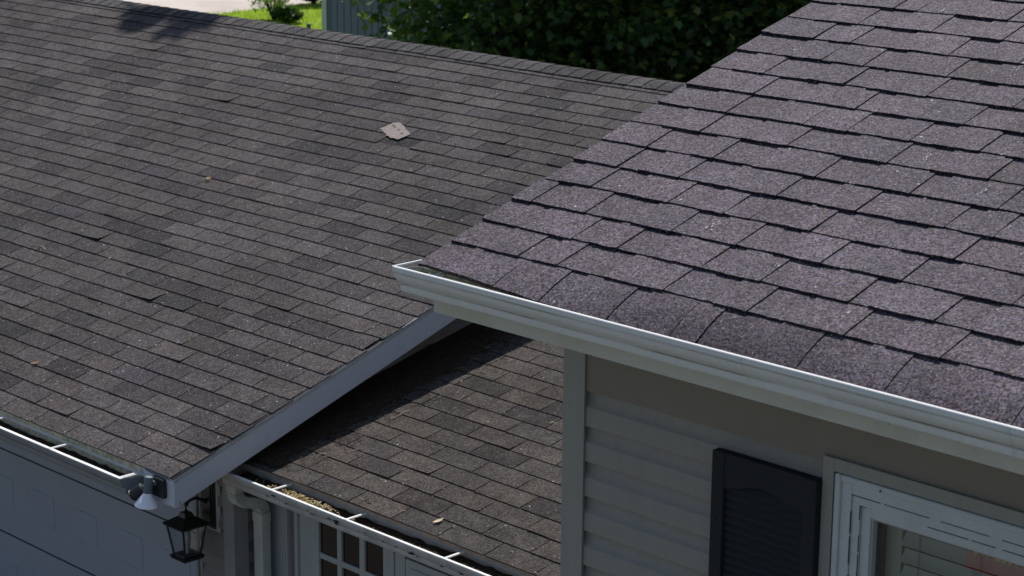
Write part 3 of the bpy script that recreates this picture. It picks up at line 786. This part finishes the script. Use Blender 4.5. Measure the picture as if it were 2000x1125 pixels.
# mullion post and the side window beyond it
q = MB(); q.box(-6.954, -6.915, PY - .012, PY + .03, GZ, zp - .129, b=.003); q.box(-6.914, -6.875, PY - .004, PY + .03, GZ, zp - .129, b=.003); q.build('porch_mullion', M['porch_white'], house)
sw = empty('porch_window', (0, 0, 0)); sw.parent = house; sw['label'] = 'white sash window beside the multi-pane door'
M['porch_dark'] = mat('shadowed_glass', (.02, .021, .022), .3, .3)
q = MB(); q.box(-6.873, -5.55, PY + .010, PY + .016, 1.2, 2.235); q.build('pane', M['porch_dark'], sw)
q = MB(); q.box(-6.874, -6.84, PY - .006, PY + .03, 1.1, zp - .13); q.box(-6.84, -5.55, PY - .004, PY + .03, 2.236, 2.272); q.build('window_frame', M['porch_white'], sw)
q = MB(); q.box(-6.80, -5.60, PY - .04, PY + .009, 1.1, 2.135, b=.004); q.box(-6.76, -5.64, PY - .046, PY - .038, 1.1, 2.098, b=.003); q.build('sash', M['porch_white'], sw)
q = MB(); q.box(-6.735, -6.60, PY - .0475, PY - .0455, 2.062, 2.0645); q.build('crack', M['crack'], sw)
q = MB(); lap(q, lambda u, o, z: (u, PY + .014 - o, z), -5.548, -4.24, .4, zp - .129); q.build('front_siding', M['siding'], house, smooth=25)

# ------------------------------------------------------------------ downspout
def ribtube(path, wx, wy, parent, name, m, smooth=None, seg=28):
    """rectangular rounded corrugated pipe along path in the (y,z) plane at given x"""
    q = MB(); n = len(path); i0 = len(q.v)
    for k, (p, rb_) in enumerate(path):
        p = Vector(p); d = (Vector(path[min(k + 1, n - 1)][0]) - Vector(path[max(k - 1, 0)][0])).normalized()
        side = Vector((1, 0, 0)); side = (side - d * side.dot(d)).normalized(); oth = d.cross(side)
        for j in range(seg):
            t = 2 * math.pi * j / seg; c, s_ = math.cos(t), math.sin(t); e = .25
            sx = math.copysign(abs(c) ** e, c) * wx / 2; sy = math.copysign(abs(s_) ** e, s_) * wy / 2
            fl = 1 - .035 * (j % 2); q.v.append(tuple(p + side * sx * fl * rb_ + oth * sy * fl * rb_)); q.c.append((.5, .5, .5))
    for k in range(n - 1):
        for j in range(seg):
            j2 = (j + 1) % seg; q.f.append((i0 + k * seg + j, i0 + k * seg + j2, i0 + (k + 1) * seg + j2, i0 + (k + 1) * seg + j)); q.mi.append(0)
    return q.build(name, m, parent, smooth=smooth)
dsx = -7.812; zg = zp - .106
ds = empty('downspout', (0, 0, 0)); ds.parent = house; ds['label'] = 'pale corrugated downspout with double elbow beside the porch'
def bend(y0, z0, a0, a1, rad, n=40):
    """arc in yz plane; heading angle a (0 = straight down, 90 = +y)"""
    pts = []; y, z = y0, z0
    for k in range(n + 1):
        a = R(a0 + (a1 - a0) * k / n); pts.append(((dsx, y, z), (1.0, .96, .84, .84, .96)[k % 5]))
        y += math.sin(a) * rad * abs(R(a1 - a0)) / n; z -= math.cos(a) * rad * abs(R(a1 - a0)) / n
    return pts, y, z
yA = yp - .045
p = [((dsx, yA, zg + .004), .98), ((dsx, yA, zg - .035), .98)]
b1, y1, z1 = bend(yA, zg - .036, 0, 72, .068)
y2, z2 = y1 + math.sin(R(72)) * .07, z1 - math.cos(R(72)) * .07
b2, y3, z3 = bend(y2, z2, 72, 0, .068)
ribtube(p + b1, .080, .062, ds, 'elbow', M['downspout'])
ribtube([((dsx, y1 - .008, z1 + .003), .93)] + b2 + [((dsx, y3, z3 - .045), 1.0)], .081, .063, ds, 'elbow', M['downspout'])
ribtube([((dsx, y3, z3 - .03), .95), ((dsx, y3, GZ + .1), .95)], .078, .060, ds, 'pipe', M['downspout'])
q = MB(); q.tube([(dsx + .0, y3 - .034, z3 - .036), (dsx, y3 - .028, z3 - .036)], .003, 8); q.build('screw', M['steel'], ds)
print('downspout', y3, z3)

# ------------------------------------------------------------------ wall lantern
lan = empty('wall_lantern', (0, 0, 0)); tag(lan, 'black four-sided glass lantern mounted beside the garage door', 'lantern')
LX, LY, LZ = -8.085, 5.745, 1.858
def spyr(q, z0, z1, r0, r1, mi=0, ang=0.):
    P = [[(LX + sx * r, LY + sy * r, z) for sx, sy in ((-1, -1), (1, -1), (1, 1), (-1, 1))] for z, r in ((z0, r0), (z1, r1))]
    for j in range(4): q.quad([P[0][j], P[0][(j + 1) % 4], P[1][(j + 1) % 4], P[1][j]], mi=mi)
    q.quad(P[0][::-1], mi=mi); q.quad(P[1], mi=mi)
q = MB(); spyr(q, LZ, LZ + .018, .058, .064); spyr(q, LZ + .0185, LZ + .024, .050, .046); q.build('base', M['lantern'], lan)
q = MB(); spyr(q, LZ + .178, LZ + .190, .082, .086); spyr(q, LZ + .1905, LZ + .222, .080, .034); spyr(q, LZ + .2225, LZ + .245, .030, .022); q.build('roof', M['lantern'], lan)
for sx, sy in ((-1, -1), (1, -1), (1, 1), (-1, 1)):
    q = MB(); q.tube([(LX + sx * .047, LY + sy * .047, LZ + .02), (LX + sx * .070, LY + sy * .070, LZ + .18)], .0055, 6); q.build('corner_bar', M['lantern'], lan)
q = MB(); P = [[(LX + sx * r, LY + sy * r, z) for sx, sy in ((-1, -1), (1, -1), (1, 1), (-1, 1))] for z, r in ((LZ + .024, .045), (LZ + .178, .067))]
for j in range(4): q.quad([P[0][j], P[0][(j + 1) % 4], P[1][(j + 1) % 4], P[1][j]])
q.build('glass', M['lantern_glass'], lan)
q = MB(); q.tube([(LX, LY, LZ + .024), (LX, LY, LZ + .07)], .012, 10); q.build('candle_sleeve', M['bulb'], lan)
q = MB(); q.tube([(LX, LY, LZ + .07), (LX, LY, LZ + .085), (LX, LY, LZ + .11), (LX, LY, LZ + .135), (LX, LY, LZ + .155)], [.012, .019, .022, .014, .003], 12); q.build('bulb', M['bulb'], lan, smooth=60)
q = MB(); ptsA = [(LX, LY, LZ + .243), (LX, LY, LZ + .275), (LX, LY + .02, LZ + .30), (LX, LY + .06, LZ + .305), (LX, LY + .10, LZ + .285), (LX, GY - .03, LZ + .27)]
q.tube(ptsA, [.014, .008, .008, .008, .009, .012], 8); q.tube([(LX, LY, LZ + .27), (LX, LY, LZ + .30), (LX, LY, LZ + .33)], [.006, .013, .003], 8); q.build('arm', M['lantern'], lan, smooth=50)
q = MB()
for ins, y0, y1 in ((0, GY - .020, GY - .008), (.010, GY - .027, GY - .0195), (.020, GY - .033, GY - .0265)): q.box(LX - .058 + ins, LX + .058 - ins, y0, y1, LZ + .13 + ins, LZ + .385 - ins, b=.004)
q.build('backplate', M['lantern'], lan)
q = MB(); q.box(LX - .075, LX + .080, GY - .0075, GY + .004, LZ + .115, LZ + .395, b=.003); q.box(LX - .066, LX + .071, GY - .012, GY - .007, LZ + .124, LZ + .386, b=.003); mb = q.build('mounting_block', M['porch_white'], house)

# ------------------------------------------------------------------ flood light on the garage corner
fl = empty('flood_light', (0, 0, 0)); tag(fl, 'twin flood light with one white bulb on the garage fascia corner', 'flood light')
FX, FY, FZ = -7.795, ye + .006, ze - .062
q = MB(); q.box(FX - .045, FX + .05, FY - .024, FY - .001, FZ - .045, FZ + .052, b=.005); q.build('junction_box', M['dark_metal'], fl)
def lathe(q, p0, d, prof, seg=20, mi=0):
    p0 = Vector(p0); d = Vector(d).normalized(); q.tube([p0 + d * a for a, r_ in prof], [r_ for a, r_ in prof], seg, mi)
q = MB(); sp0 = Vector((FX - .018, FY - .055, FZ + .06))
q.tube([(FX - .01, FY - .02, FZ + .02), (FX - .012, FY - .045, FZ + .03)], .012, 10); lathe(q, sp0, (-.05, -.10, -1), [(0, .018), (.004, .021), (.075, .023), (.08, .021)]); q.build('lamp_holder', M['pipe'], fl, smooth=40)
q = MB(); lathe(q, sp0 + Vector((-.05, -.10, -1)).normalized() * .078, (-.05, -.10, -1), [(0, .019), (.012, .024), (.035, .040), (.058, .055), (.066, .058), (.070, .055), (.073, .045), (.075, .02), (.0755, .001)], 28); q.build('bulb', M['reflector'], fl, smooth=50)
q = MB(); hp = Vector((FX - .02, FY - .03, FZ - .01)); q.tube([(FX - .02, FY - .02, FZ), (FX - .060, FY - .062, FZ - .002)], .010, 8)
lathe(q, (FX - .058, FY - .06, FZ + .0), (-.62, -.40, -.62), [(0, .014), (.005, .024), (.07, .027), (.072, .030), (.076, .030), (.077, .022), (.06, .018)], 22); q.build('lamp_holder', M['dark_metal'], fl, smooth=40)

# ------------------------------------------------------------------ shingle scrap and single leaves on the roofs
def scrapmat():
    m = mat('torn_shingle_back', rough=.85, spec=.2); t = NT(m)
    t.col(t.ramp(t.noise(60, 4), [(.3, (.20, .165, .155)), (.7, (.29, .24, .23))])); t.bump(t.noise(80, 3), .4, .002); return m
M['scrap'] = scrapmat(); M['tar'] = mat('tar_dab', (.055, .05, .048), .6, .3)
def on_roof(PL, x, y, z=None, h=0.): 
    s = (y - PL.y) / PL.c; return Vector(PL(x, s, h))
outl = [(-9.825, 8.565), (-9.80, 8.60), (-9.79, 8.655), (-9.74, 8.668), (-9.66, 8.635), (-9.60, 8.60), (-9.515, 8.560), (-9.528, 8.52), (-9.545, 8.478), (-9.60, 8.485), (-9.622, 8.480), (-9.65, 8.496), (-9.68, 8.498), (-9.705, 8.522), (-9.735, 8.525), (-9.75, 8.545), (-9.785, 8.548), (-9.79, 8.562)]
q = MB(); n = len(outl); cxx = sum(p[0] for p in outl) / n; cyy = sum(p[1] for p in outl) / n
hh = lambda x, y: .0085 + .004 * math.sin((x - cxx) * 9) + .005 * nz(x * 6, y * 6)
top = [on_roof(PLg, x, y, h=hh(x, y)) for x, y in outl]; bot = [on_roof(PLg, x, y, h=hh(x, y) - .003) for x, y in outl]
ct = on_roof(PLg, cxx, cyy, h=hh(cxx, cyy)); cb = on_roof(PLg, cxx, cyy, h=hh(cxx, cyy) - .003)
for j in range(n): q.quad([ct, top[j], top[(j + 1) % n]][::-1]); q.quad([cb, bot[j], bot[(j + 1) % n]]); q.quad([bot[j], top[j], top[(j + 1) % n], bot[(j + 1) % n]])
sc = q.build('shingle_scrap', M['scrap']); tag(sc, 'torn pinkish-grey shingle scrap with three dark tar dabs lying on the garage roof', 'shingle scrap')
q = MB()
for x, y, a, L_, W_ in ((-9.735, 8.615, -.45, .040, .009), (-9.655, 8.582, -.5, .022, .008), (-9.585, 8.548, -.45, .026, .010)):
    q.quad([on_roof(PLg, x + L_ * math.cos(t) * math.cos(a) - W_ * math.sin(t) * math.sin(a), y + L_ * math.cos(t) * math.sin(a) + W_ * math.sin(t) * math.cos(a), h=hh(x, y) + .0012) for t in np.linspace(0, 2 * math.pi, 12, endpoint=False)])
q.build('tar_dab', M['tar'], sc)
M['leaf_tan'] = mat('dry_leaf_tan', (.52, .42, .28), .6, .3); M['leaf_orange'] = mat('dry_leaf_orange', (.42, .22, .10), .6, .3)
def dryleaf(p, L_, W_, ang, m, label, nrm_th, curl=.4):
    q = MB(); G = []
    a = Vector((math.cos(ang), math.sin(ang) * math.cos(nrm_th), math.sin(ang) * math.sin(nrm_th))); b = Vector((-math.sin(ang), math.cos(ang) * math.cos(nrm_th), math.cos(ang) * math.sin(nrm_th))); nn_ = a.cross(b)
    for i in range(7):
        t = i / 6; wd = W_ * math.sin(math.pi * min(.97, max(.04, t))) ** .8
        G.append([Vector(p) + a * (t - .5) * L_ + b * (w_ * wd + .25 * L_ * (t - .5) ** 2) + nn_ * (.006 + curl * L_ * (t - .5) ** 2 + abs(w_) * wd * .5) for w_ in (-1, -.3, .3, 1)])
    q.grid(G, (.5, .5, .5)); o = q.build('fallen_leaf', m, smooth=60); tag(o, label, 'leaf', 'dry leaves fallen on the roofs'); return o
dryleaf((-6.475, 5.985, 2.425), .055, .012, 1.3, M['leaf_tan'], 'pale curled dry leaf near the edge of the porch roof', TP)
dryleaf(on_roof(PLg, -10.42, 7.66, h=.004), .045, .012, .1, M['leaf_orange'], 'small orange-brown leaf in the middle of the garage roof', TL, .2)
dryleaf(on_roof(PLg, -9.45, 5.76, h=.004), .05, .008, .9, M['leaf_orange'], 'narrow orange leaf at the lower left of the garage roof', TL, .2)

# ------------------------------------------------------------------ litter (uncountable)
def strands(name, m, n, place, lmin, lmax, wd, label, cat, curl=1.5, seed=1, par=None):
    r = random.Random(seed); q = MB()
    for _ in range(n):
        p, th = place(r); L_ = r.uniform(lmin, lmax); a = r.uniform(0, 6.28); c = r.uniform(-curl, curl); k = 5; col = (r.random(),) * 3; rise = r.uniform(0, .3)
        pts = []; x, y, h = p[0], p[1], p[2]
        for i in range(k):
            pts.append((x, y, h)); x += math.cos(a) * L_ / k; y += math.sin(a) * L_ / k; h += math.sin(a) * L_ / k * math.tan(th) + rise * L_ / k * math.cos(i * 1.2); a += c * .9 + r.uniform(-.3, .3)
        w_ = wd * r.uniform(.6, 1.3)
        for (x0_, y0_, z0_), (x1_, y1_, z1_) in zip(pts, pts[1:]):
            dx, dy = x1_ - x0_, y1_ - y0_; L2 = math.hypot(dx, dy) + 1e-9; nx, ny = -dy / L2 * w_, dx / L2 * w_
            q.quad([(x0_ - nx, y0_ - ny, z0_), (x1_ - nx, y1_ - ny, z1_), (x1_ + nx, y1_ + ny, z1_ + w_), (x0_ + nx, y0_ + ny, z0_ + w_)], col)
    o = q.build(name, m); tag(o, label, cat, kind='stuff'); return o
def pl_valley(r):
    x = -7.885 + abs(r.gauss(0, .17)) + .01 * r.random(); y = r.uniform(5.95, 8.8); 
    x = min(x, -7.40); h = .004 + .03 * max(0, 1 - (x + 7.885) / .22) * r.random()
    return on_roof(PLp, x, y, h=h), TP
strands('needle_litter', M['straw'], 5200, pl_valley, .03, .10, .0011, 'curly brown dead stems and needles drifted along the garage wall', 'dead plant litter', curl=.9, seed=2)
q = MB(); G = []  # leaf mould bed, its dark colour and width also deepening the valley shade
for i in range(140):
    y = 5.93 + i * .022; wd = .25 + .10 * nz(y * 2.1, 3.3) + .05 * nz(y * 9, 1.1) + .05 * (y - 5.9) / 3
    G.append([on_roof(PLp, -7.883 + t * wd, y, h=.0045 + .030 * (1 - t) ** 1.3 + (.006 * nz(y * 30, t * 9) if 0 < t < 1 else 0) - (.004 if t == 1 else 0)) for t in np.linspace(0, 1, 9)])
q.grid(G, (.5, .5, .5)); tag(q.build('valley_debris_shade', M['humus'], smooth=60), 'rotted leaf mould banked along the garage wall on the porch roof, darkened to deepen the shade', 'leaf mould', kind='stuff')
def seam(r):
    if r.random() < .55: PL, th, X, S, x0r = PLp, TP, OP.x, -7, (-3, 9)
    else: PL, th, X, S, x0r = PLg, TL, OL.x, -8, (-4, 5)
    k = r.randint(0, 11); off = .5 if (k + (1 if PL is PLp else 0)) % 2 else 0; x = X + (r.randint(*x0r) + off) * TAB + r.gauss(0, .006); s = (S + k + r.random()) * EXPO
    if x > -4.3 and PL is PLp: x = -6
    if x > -7.76 and PL is PLg: x = -8.9
    return Vector(PL(x, s, .004)), th
strands('seed_litter', M['straw_light'], 330, seam, .008, .028, .0014, 'tiny orange and tan needles caught in the shingle slots', 'needles', curl=.4, seed=3)
# debris bed in the gutters
def bed(name, x0, x1, y0, y1, z, label, amp=.008):
    q = MB(); G = []; n = int((x1 - x0) / .03)
    for i in range(n + 1):
        x = x0 + (x1 - x0) * i / n
        G.append([(x, y, z + amp * nz(x * 14, y * 20) + amp * nz(x * 45, y * 50) + (.008 if y > y1 - .03 else 0)) for y in np.linspace(y0, y1, 9)])
    q.grid(G, (.5, .5, .5)); o = q.build(name, M['humus'], smooth=60); tag(o, label, 'gutter debris', kind='stuff')
bed('gutter_debris', GX0, -7.965, ye - .080, ye + .0145, ze - .086, 'dark rotted leaf bed in the garage gutter')
bed('gutter_debris', -7.79, -4.31, yp - .092, yp + .016, zp - .062, 'dark rotted leaf bed in the porch gutter')
def gbed(r): return Vector((r.uniform(-11, -7.98), r.uniform(ye - .07, ye + .005), ze - .082)), 0.
strands('gutter_litter', M['straw'], 1500, gbed, .015, .05, .0012, 'brown needles and stems on the debris in the garage gutter', 'needles', seed=5)
def pbed(r): return Vector((r.uniform(-7.75, -5.2), r.uniform(yp - .08, yp + .008), zp - .056)), 0.
strands('gutter_litter', M['straw'], 1300, pbed, .015, .05, .0012, 'brown needles and stems on the debris in the porch gutter', 'needles', seed=6)
def pbed2(r): return Vector((-7.28 + abs(r.gauss(0, .12)) * r.choice((-1, 1)), r.uniform(yp - .09, yp - .03), zp - .045 + r.uniform(0, .012))), 0.
strands('gutter_litter', M['straw_light'], 420, pbed2, .01, .035, .0022, 'sunlit straw-coloured litter heap at the left end of the porch gutter', 'straw', seed=7)
# twig on the garage roof, curled stem
q = MB(); b0 = on_roof(PLg, -10.85, 6.62, h=.008)
q.tube([b0 + Vector((t * .16, .02 * math.sin(t * 3) , .012 * math.sin(t * 3) + t * .0)) for t in np.linspace(0, 1, 9)], .0018, 5); tw = q.build('curled_stem', M['leaf_tan'], smooth=60); tag(tw, 'thin pale curled stem at the far left of the garage roof', 'stem')
def rubble(r):
    PL = PLp; return Vector(PL(-6.93 + r.gauss(0, .025), SP0 + .06 + r.gauss(0, .02), .005)), TP
strands('leaf_crumbs', M['straw'], 26, rubble, .01, .04, .002, 'small cluster of brown leaf crumbs near the porch eave', 'leaf crumbs', seed=8)

# ------------------------------------------------------------------ ground, drive, lawn
q = MB(); q.quad([(-300, -250, GZ), (250, -250, GZ), (250, 350, GZ), (-300, 350, GZ)]); tag(q.build('ground', M['soil']), kind='structure')
q = MB(); q.quad([(-41, 15, GZ + .002), (-19, 15, GZ + .002), (-19, 60, GZ + .002), (-41, 60, GZ + .002)]); tag(q.build('lawn', M['grass']), kind='structure')
q = MB(); q.quad([(-37.55, 25.2, GZ + .004), (-38.35, 31.6, GZ + .004), (-37.2, 40, GZ + .004), (-62, 50, GZ + .004), (-62, 20, GZ + .004)][::1]); tag(q.build('road', M['concrete']), kind='structure')
q = MB(); q.quad([(-19.0, -1.5, GZ + .004), (-8.2, -1.5, GZ + .004), (-8.2, 5.9, GZ + .004), (-19.0, 5.9, GZ + .004)]); tag(q.build('driveway', M['soil']), kind='structure')
r_ = random.Random(31); q = MB()
for _ in range(9000):
    x, y = r_.uniform(-38.1, -33.5), r_.uniform(26.5, 33); a = r_.uniform(0, 6.28); h = r_.uniform(.04, .10); col = (r_.random(),) * 3
    q.quad([(x - .006 * math.cos(a), y - .006 * math.sin(a), GZ), (x + .006 * math.cos(a), y + .006 * math.sin(a), GZ), (x + .03 * math.sin(a), y, GZ + h)], col)
tag(q.build('grass_blades', M['blade']), 'short green grass of the lawn beyond the garage ridge', 'grass', kind='stuff')

# ------------------------------------------------------------------ vegetation
LEAF = np.array([(0, 0), (.30, -.08), (.26, .12), (.50, .30), (.30, .40), (.34, .62), (.14, .58), (0, 1.0), (-.14, .58), (-.34, .62), (-.30, .40), (-.50, .30), (-.26, .12), (-.30, -.08)])
OVAL = np.array([(0, 0), (.22, .25), (.26, .55), (0, 1.0), (-.26, .55), (-.22, .25)])
def leaves(name, centers, size, m, parent, seed, shape=LEAF, droop=.5, hue=None):
    r = np.random.default_rng(seed); n = len(centers); k = len(shape)
    sz = size * r.uniform(.6, 1.25, n); az_ = r.uniform(0, 2 * np.pi, n); tl = r.normal(droop, .45, n); rl = r.normal(0, .5, n)
    fx = np.stack([np.cos(az_), np.sin(az_), np.zeros(n)], 1); up = np.array([0, 0, 1.])
    ydir = fx * np.cos(tl)[:, None] - up * np.sin(tl)[:, None]
    side = np.cross(fx, up); nrm = np.cross(side, ydir)
    side = side * np.cos(rl)[:, None] + nrm * np.sin(rl)[:, None]; nrm = np.cross(side, ydir)
    P = shape[None, :, :]; bend_ = -.25 * np.abs(P[..., 0:1]) 
    V = centers[:, None, :] + sz[:, None, None] * (side[:, None, :] * P[..., 0:1] + ydir[:, None, :] * P[..., 1:2] + nrm[:, None, :] * bend_)
    me = bpy.data.meshes.new(name); me.vertices.add(n * k); me.vertices.foreach_set('co', V.astype(np.float32).ravel())
    me.loops.add(n * k); me.loops.foreach_set('vertex_index', np.arange(n * k, dtype=np.int32)); me.polygons.add(n)
    me.polygons.foreach_set('loop_start', np.arange(0, n * k, k, dtype=np.int32)); me.update(calc_edges=True); me.validate()
    a = me.color_attributes.new('tabcol', 'FLOAT_COLOR', 'POINT'); c = np.repeat((hue if hue is not None else r.random(n))[:, None], k, 1).ravel()
    a.data.foreach_set('color', np.c_[c, c, c, np.ones_like(c)].astype(np.float32).ravel())
    me.materials.append(m); o = bpy.data.objects.new(name, me); scene.collection.objects.link(o); o.parent = parent; return o
def crown_pts(seed, c, rad, nclump, per, clr):
    r = np.random.default_rng(seed); out = []; cl = []
    for _ in range(nclump):
        d = r.normal(size=3); d /= np.linalg.norm(d); rr = r.uniform(.45, 1) ** .5
        p = np.array(c) + d * np.array(rad) * rr; k = int(per * r.uniform(.5, 1.5))
        out.append(p + r.normal(size=(k, 3)) * clr * r.uniform(.6, 1.3) * np.array([1, 1, .7])); cl.append(p)
    return np.concatenate(out), cl
def tree(x, y, h, rad, label, seed, m, size=.12, nclump=330, per=75, clr=.36, low=1.0, group='trees behind the garage', name='leafy_tree', cat='tree'):
    t = empty(name, (x, y, GZ)); tag(t, label, cat, group)
    r = random.Random(seed); zc = GZ + low + (h - low) / 2; rz = (h - low) / 2
    pts, cl = crown_pts(seed, (0, 0, zc - GZ), (rad, rad, rz), nclump, per, clr)
    q = MB(); lean = r.uniform(-.3, .3)
    tp = [Vector((0, 0, 0)), Vector((lean * .3, .05, h * .25)), Vector((lean * .8, -.1, h * .5)), Vector((lean, .1, h * .8))]
    q.tube(tp, [.16, .13, .09, .03], 10)
    for p in r.sample(cl, min(16, len(cl))):
        f = r.uniform(.25, .75); b_ = tp[1].lerp(tp[3], f); p = Vector(p); q.tube([b_, b_.lerp(p, .5) + Vector((0, 0, -.12)), p], [.045, .028, .008], 6)
    q.build('trunk', M['bark'], t, smooth=60)
    leaves('crown', pts, size, m, t, seed)
    return t
tree(-18.15, 17.9, 7.4, 1.7, 'big-leaved dark tree in front of the blue shed', 41, M['leaf_dark'])
tree(-16.3, 19.3, 8.0, 1.8, 'dense dark tree in the middle of the leaf wall behind the ridge', 42, M['leaf_dark'], nclump=380)
tree(-14.6, 20.3, 7.2, 1.7, 'dark leafy tree nearest the upper roof edge', 43, M['leaf_dark'])
tree(-17.6, 22.0, 8.6, 2.1, 'taller dark tree standing in the back row behind the leaf wall', 44, M['leaf_dark'], nclump=360)
tree(-13.9, 23.2, 8.2, 2.2, 'tall dark tree filling the gap beside the upper roof', 45, M['leaf_dark'], nclump=360)
# off to the left: the tree whose branch tips shade the ridge
t = empty('leafy_tree', (-25.5, 14.6, GZ)); tag(t, 'tall tree left of the garage whose branch shades the ridge', 'tree', 'trees behind the garage')
q = MB(); q.tube([(0, 0, 0), (.1, 0, 3), (.3, .1, 6), (.8, 0, 9.5)], [.26, .22, .17, .06], 12)
S1 = Vector((-13.65, 9.5, 3.87)) + SUN * 8.5 ; S2 = Vector((-13.1, 9.55, 3.87)) + SUN * 10; O = Vector((-25.5, 14.6, GZ))
for S in (S1, S2): q.tube([(.25, .1, 6.0), Vector((.25, .1, 6)).lerp(S - O, .5) + Vector((0, 0, .8)), S - O], [.10, .06, .015], 8)
q.build('trunk', M['bark'], t, smooth=60)
pts, _ = crown_pts(77, (.3, .1, 9), (3.2, 3.2, 2.6), 120, 40, .4)
rg = np.random.default_rng(5)
ex = np.concatenate([np.array(S1 - O) + rg.normal(size=(150, 3)) * [.10, .08, .07], np.array(S2 - O) + rg.normal(size=(190, 3)) * [.11, .10, .09]])
leaves('crown', np.concatenate([pts, ex]), .13, M['leaf_dark'], t, 78)
# bright shrub and low hedges on the lawn
def shrub(x, y, h, rad, label, seed, m, size=.07, nclump=70, per=60, name='shrub', group=None):
    t = empty(name, (x, y, GZ)); tag(t, label, 'shrub', group); r = random.Random(seed)
    pts, cl = crown_pts(seed, (0, 0, h * .55), (rad, rad, h * .45), nclump, per, rad * .16); pts[:, 2] = np.maximum(pts[:, 2], .03)
    q = MB()
    for p in r.sample(cl, 14): q.tube([(0, 0, 0), (p[0] * .4, p[1] * .4, p[2] * .5), tuple(p)], [.02, .013, .004], 5)
    q.build('stem', M['bark'], t); leaves('foliage', pts, size, m, t, seed, shape=OVAL, droop=-.4); return t
shrub(-36.15, 28.45, 1.55, .56, 'bright green bush on the lawn by the road', 51, M['leaf_bright'])
shrub(-35.5, 28.3, .32, .30, 'low clipped bush at the right foot of the bright bush', 52, M['leaf_hedge'], nclump=40)
shrub(-37.95, 31.05, 1.0, .48, 'dark rounded bush beside the blue shed corner', 53, M['leaf_hedge'], size=.09, nclump=90)
# small grey post on the lawn
po = empty('lawn_post', (-23.39, 19.05, GZ)); tag(po, 'short dark grey post sticking up beyond the ridge, left of the shed', 'post')
q = MB(); q.tube([(0, 0, 0), (0, 0, 1.83), (0, 0, 1.84)], [.026, .026, .024], 12); q.build('shaft', M['pipe'], po, smooth=40)
q = MB(); q.tube([(0, 0, 1.79), (0, 0, 1.80), (0, 0, 1.845), (0, 0, 1.85)], [.030, .034, .034, .02], 12); q.build('cap', M['pipe'], po, smooth=40)

# ------------------------------------------------------------------ blue-grey shed
bs = empty('shed', (-23.2, 19.2, GZ)); tag(bs, 'blue-grey board shed with pale corner trim, partly behind the trees', 'shed')
q = MB(); sw_ = 6.2; dpt = 4.0; Hs = 3.3
# grooved boards on the front (facing -y) and side walls
def boards(fn, L_):
    x = .0
    while x < L_:
        e = min(L_, x + .145); q.extrude([(x, 0), (x + .004, .012), (e - .008, .012), (e - .004, 0)], lambda u, a, b: fn(a, b, u), 0, Hs, closed=False); x += .15
boards(lambda a, b, u: (a, -b, u), sw_); boards(lambda a, b, u: (-b, a, u), dpt); boards(lambda a, b, u: (sw_ + b, a, u), dpt)
q.box(.01, sw_ - .01, .01, dpt, 0, Hs)
q.build('wall', M['shed'], bs)
q = MB(); q.box(-.03, .075, -.035, -.0125, 0, Hs); q.box(-.035, -.0125, -.03, .08, 0, Hs); q.build('corner_trim', M['shed_trim'], bs)
q = MB(); q.box(sw_ - .075, sw_ + .03, -.035, -.0125, 0, Hs); q.build('corner_trim', M['shed_trim'], bs)
q = MB(); q.extrude([(-.35, Hs), (dpt / 2, Hs + 1.3), (dpt + .35, Hs), (dpt + .35, Hs + .1), (dpt / 2, Hs + 1.42), (-.35, Hs + .1)], lambda u, a, b: (u, a, b), -.3, sw_ + .3); q.build('roof', M['shed_roof'], bs)

# ------------------------------------------------------------------ banner reflected in the window glass
bn = empty('yard_banner', (0, 0, 0)); tag(bn, 'red banner with yellow phone number on posts, seen mirrored in the window glass', 'banner')
# point seen through the glass, mirrored about the pane
def ray(px, py): return (cw + cr * ((px - 1000) / FPX) - cu * ((py - 562.5) / FPX))
M['red'] = mat('red_banner', (.40, .04, .03), .6, .3); M['yellow'] = mat('yellow_letters', (.9, .75, .05), .6, .3)
YG = YW + .022
d = ray(2112, 1128); k0 = (YG - CAM.y) / d.y; hit = CAM + d * k0; rd = Vector((d.x, -d.y, d.z)); dist = 6.2; pc = hit + rd.normalized() * dist
print('banner centre', pc)
zax = Vector((0, 0, 1)); nrmb = Vector((0, 1, 0)); xax = Vector((-1, 0, 0))
tc = bpy.data.curves.new('phone_number', 'FONT'); tc.body = '73-9008-175'; tc.size = .13; tc.align_x = 'CENTER'; tc.align_y = 'CENTER'; tc.extrude = .003
to = bpy.data.objects.new('phone_number', tc); scene.collection.objects.link(to)
mw = Matrix((xax, zax, nrmb)).transposed().to_4x4(); mw.translation = pc + nrmb * .014 + Vector((-.47, 0, -.01))
dg = bpy.context.evaluated_depsgraph_get(); me = bpy.data.meshes.new_from_object(to.evaluated_get(dg)); bpy.data.objects.remove(to)
to = bpy.data.objects.new('phone_number', me); scene.collection.objects.link(to); me.materials.append(M['yellow']); me.transform(Matrix.Diagonal((.60, 1, 1, 1))); to.matrix_world = mw; to.parent = bn
q = MB(); q.box(-.72, .72, -.15, .13, -.008, .008, b=.003); o = q.build('cloth', M['red'], bn); mw2 = mw.copy(); mw2.translation = pc; o.matrix_world = mw2
for sx in (-.68, .68):
    b_ = pc + xax * sx - nrmb * .04; q = MB(); q.tube([(b_.x, b_.y, GZ), (b_.x, b_.y, b_.z + .16)], .02, 8); q.build('post', M['pipe'], bn, smooth=40)
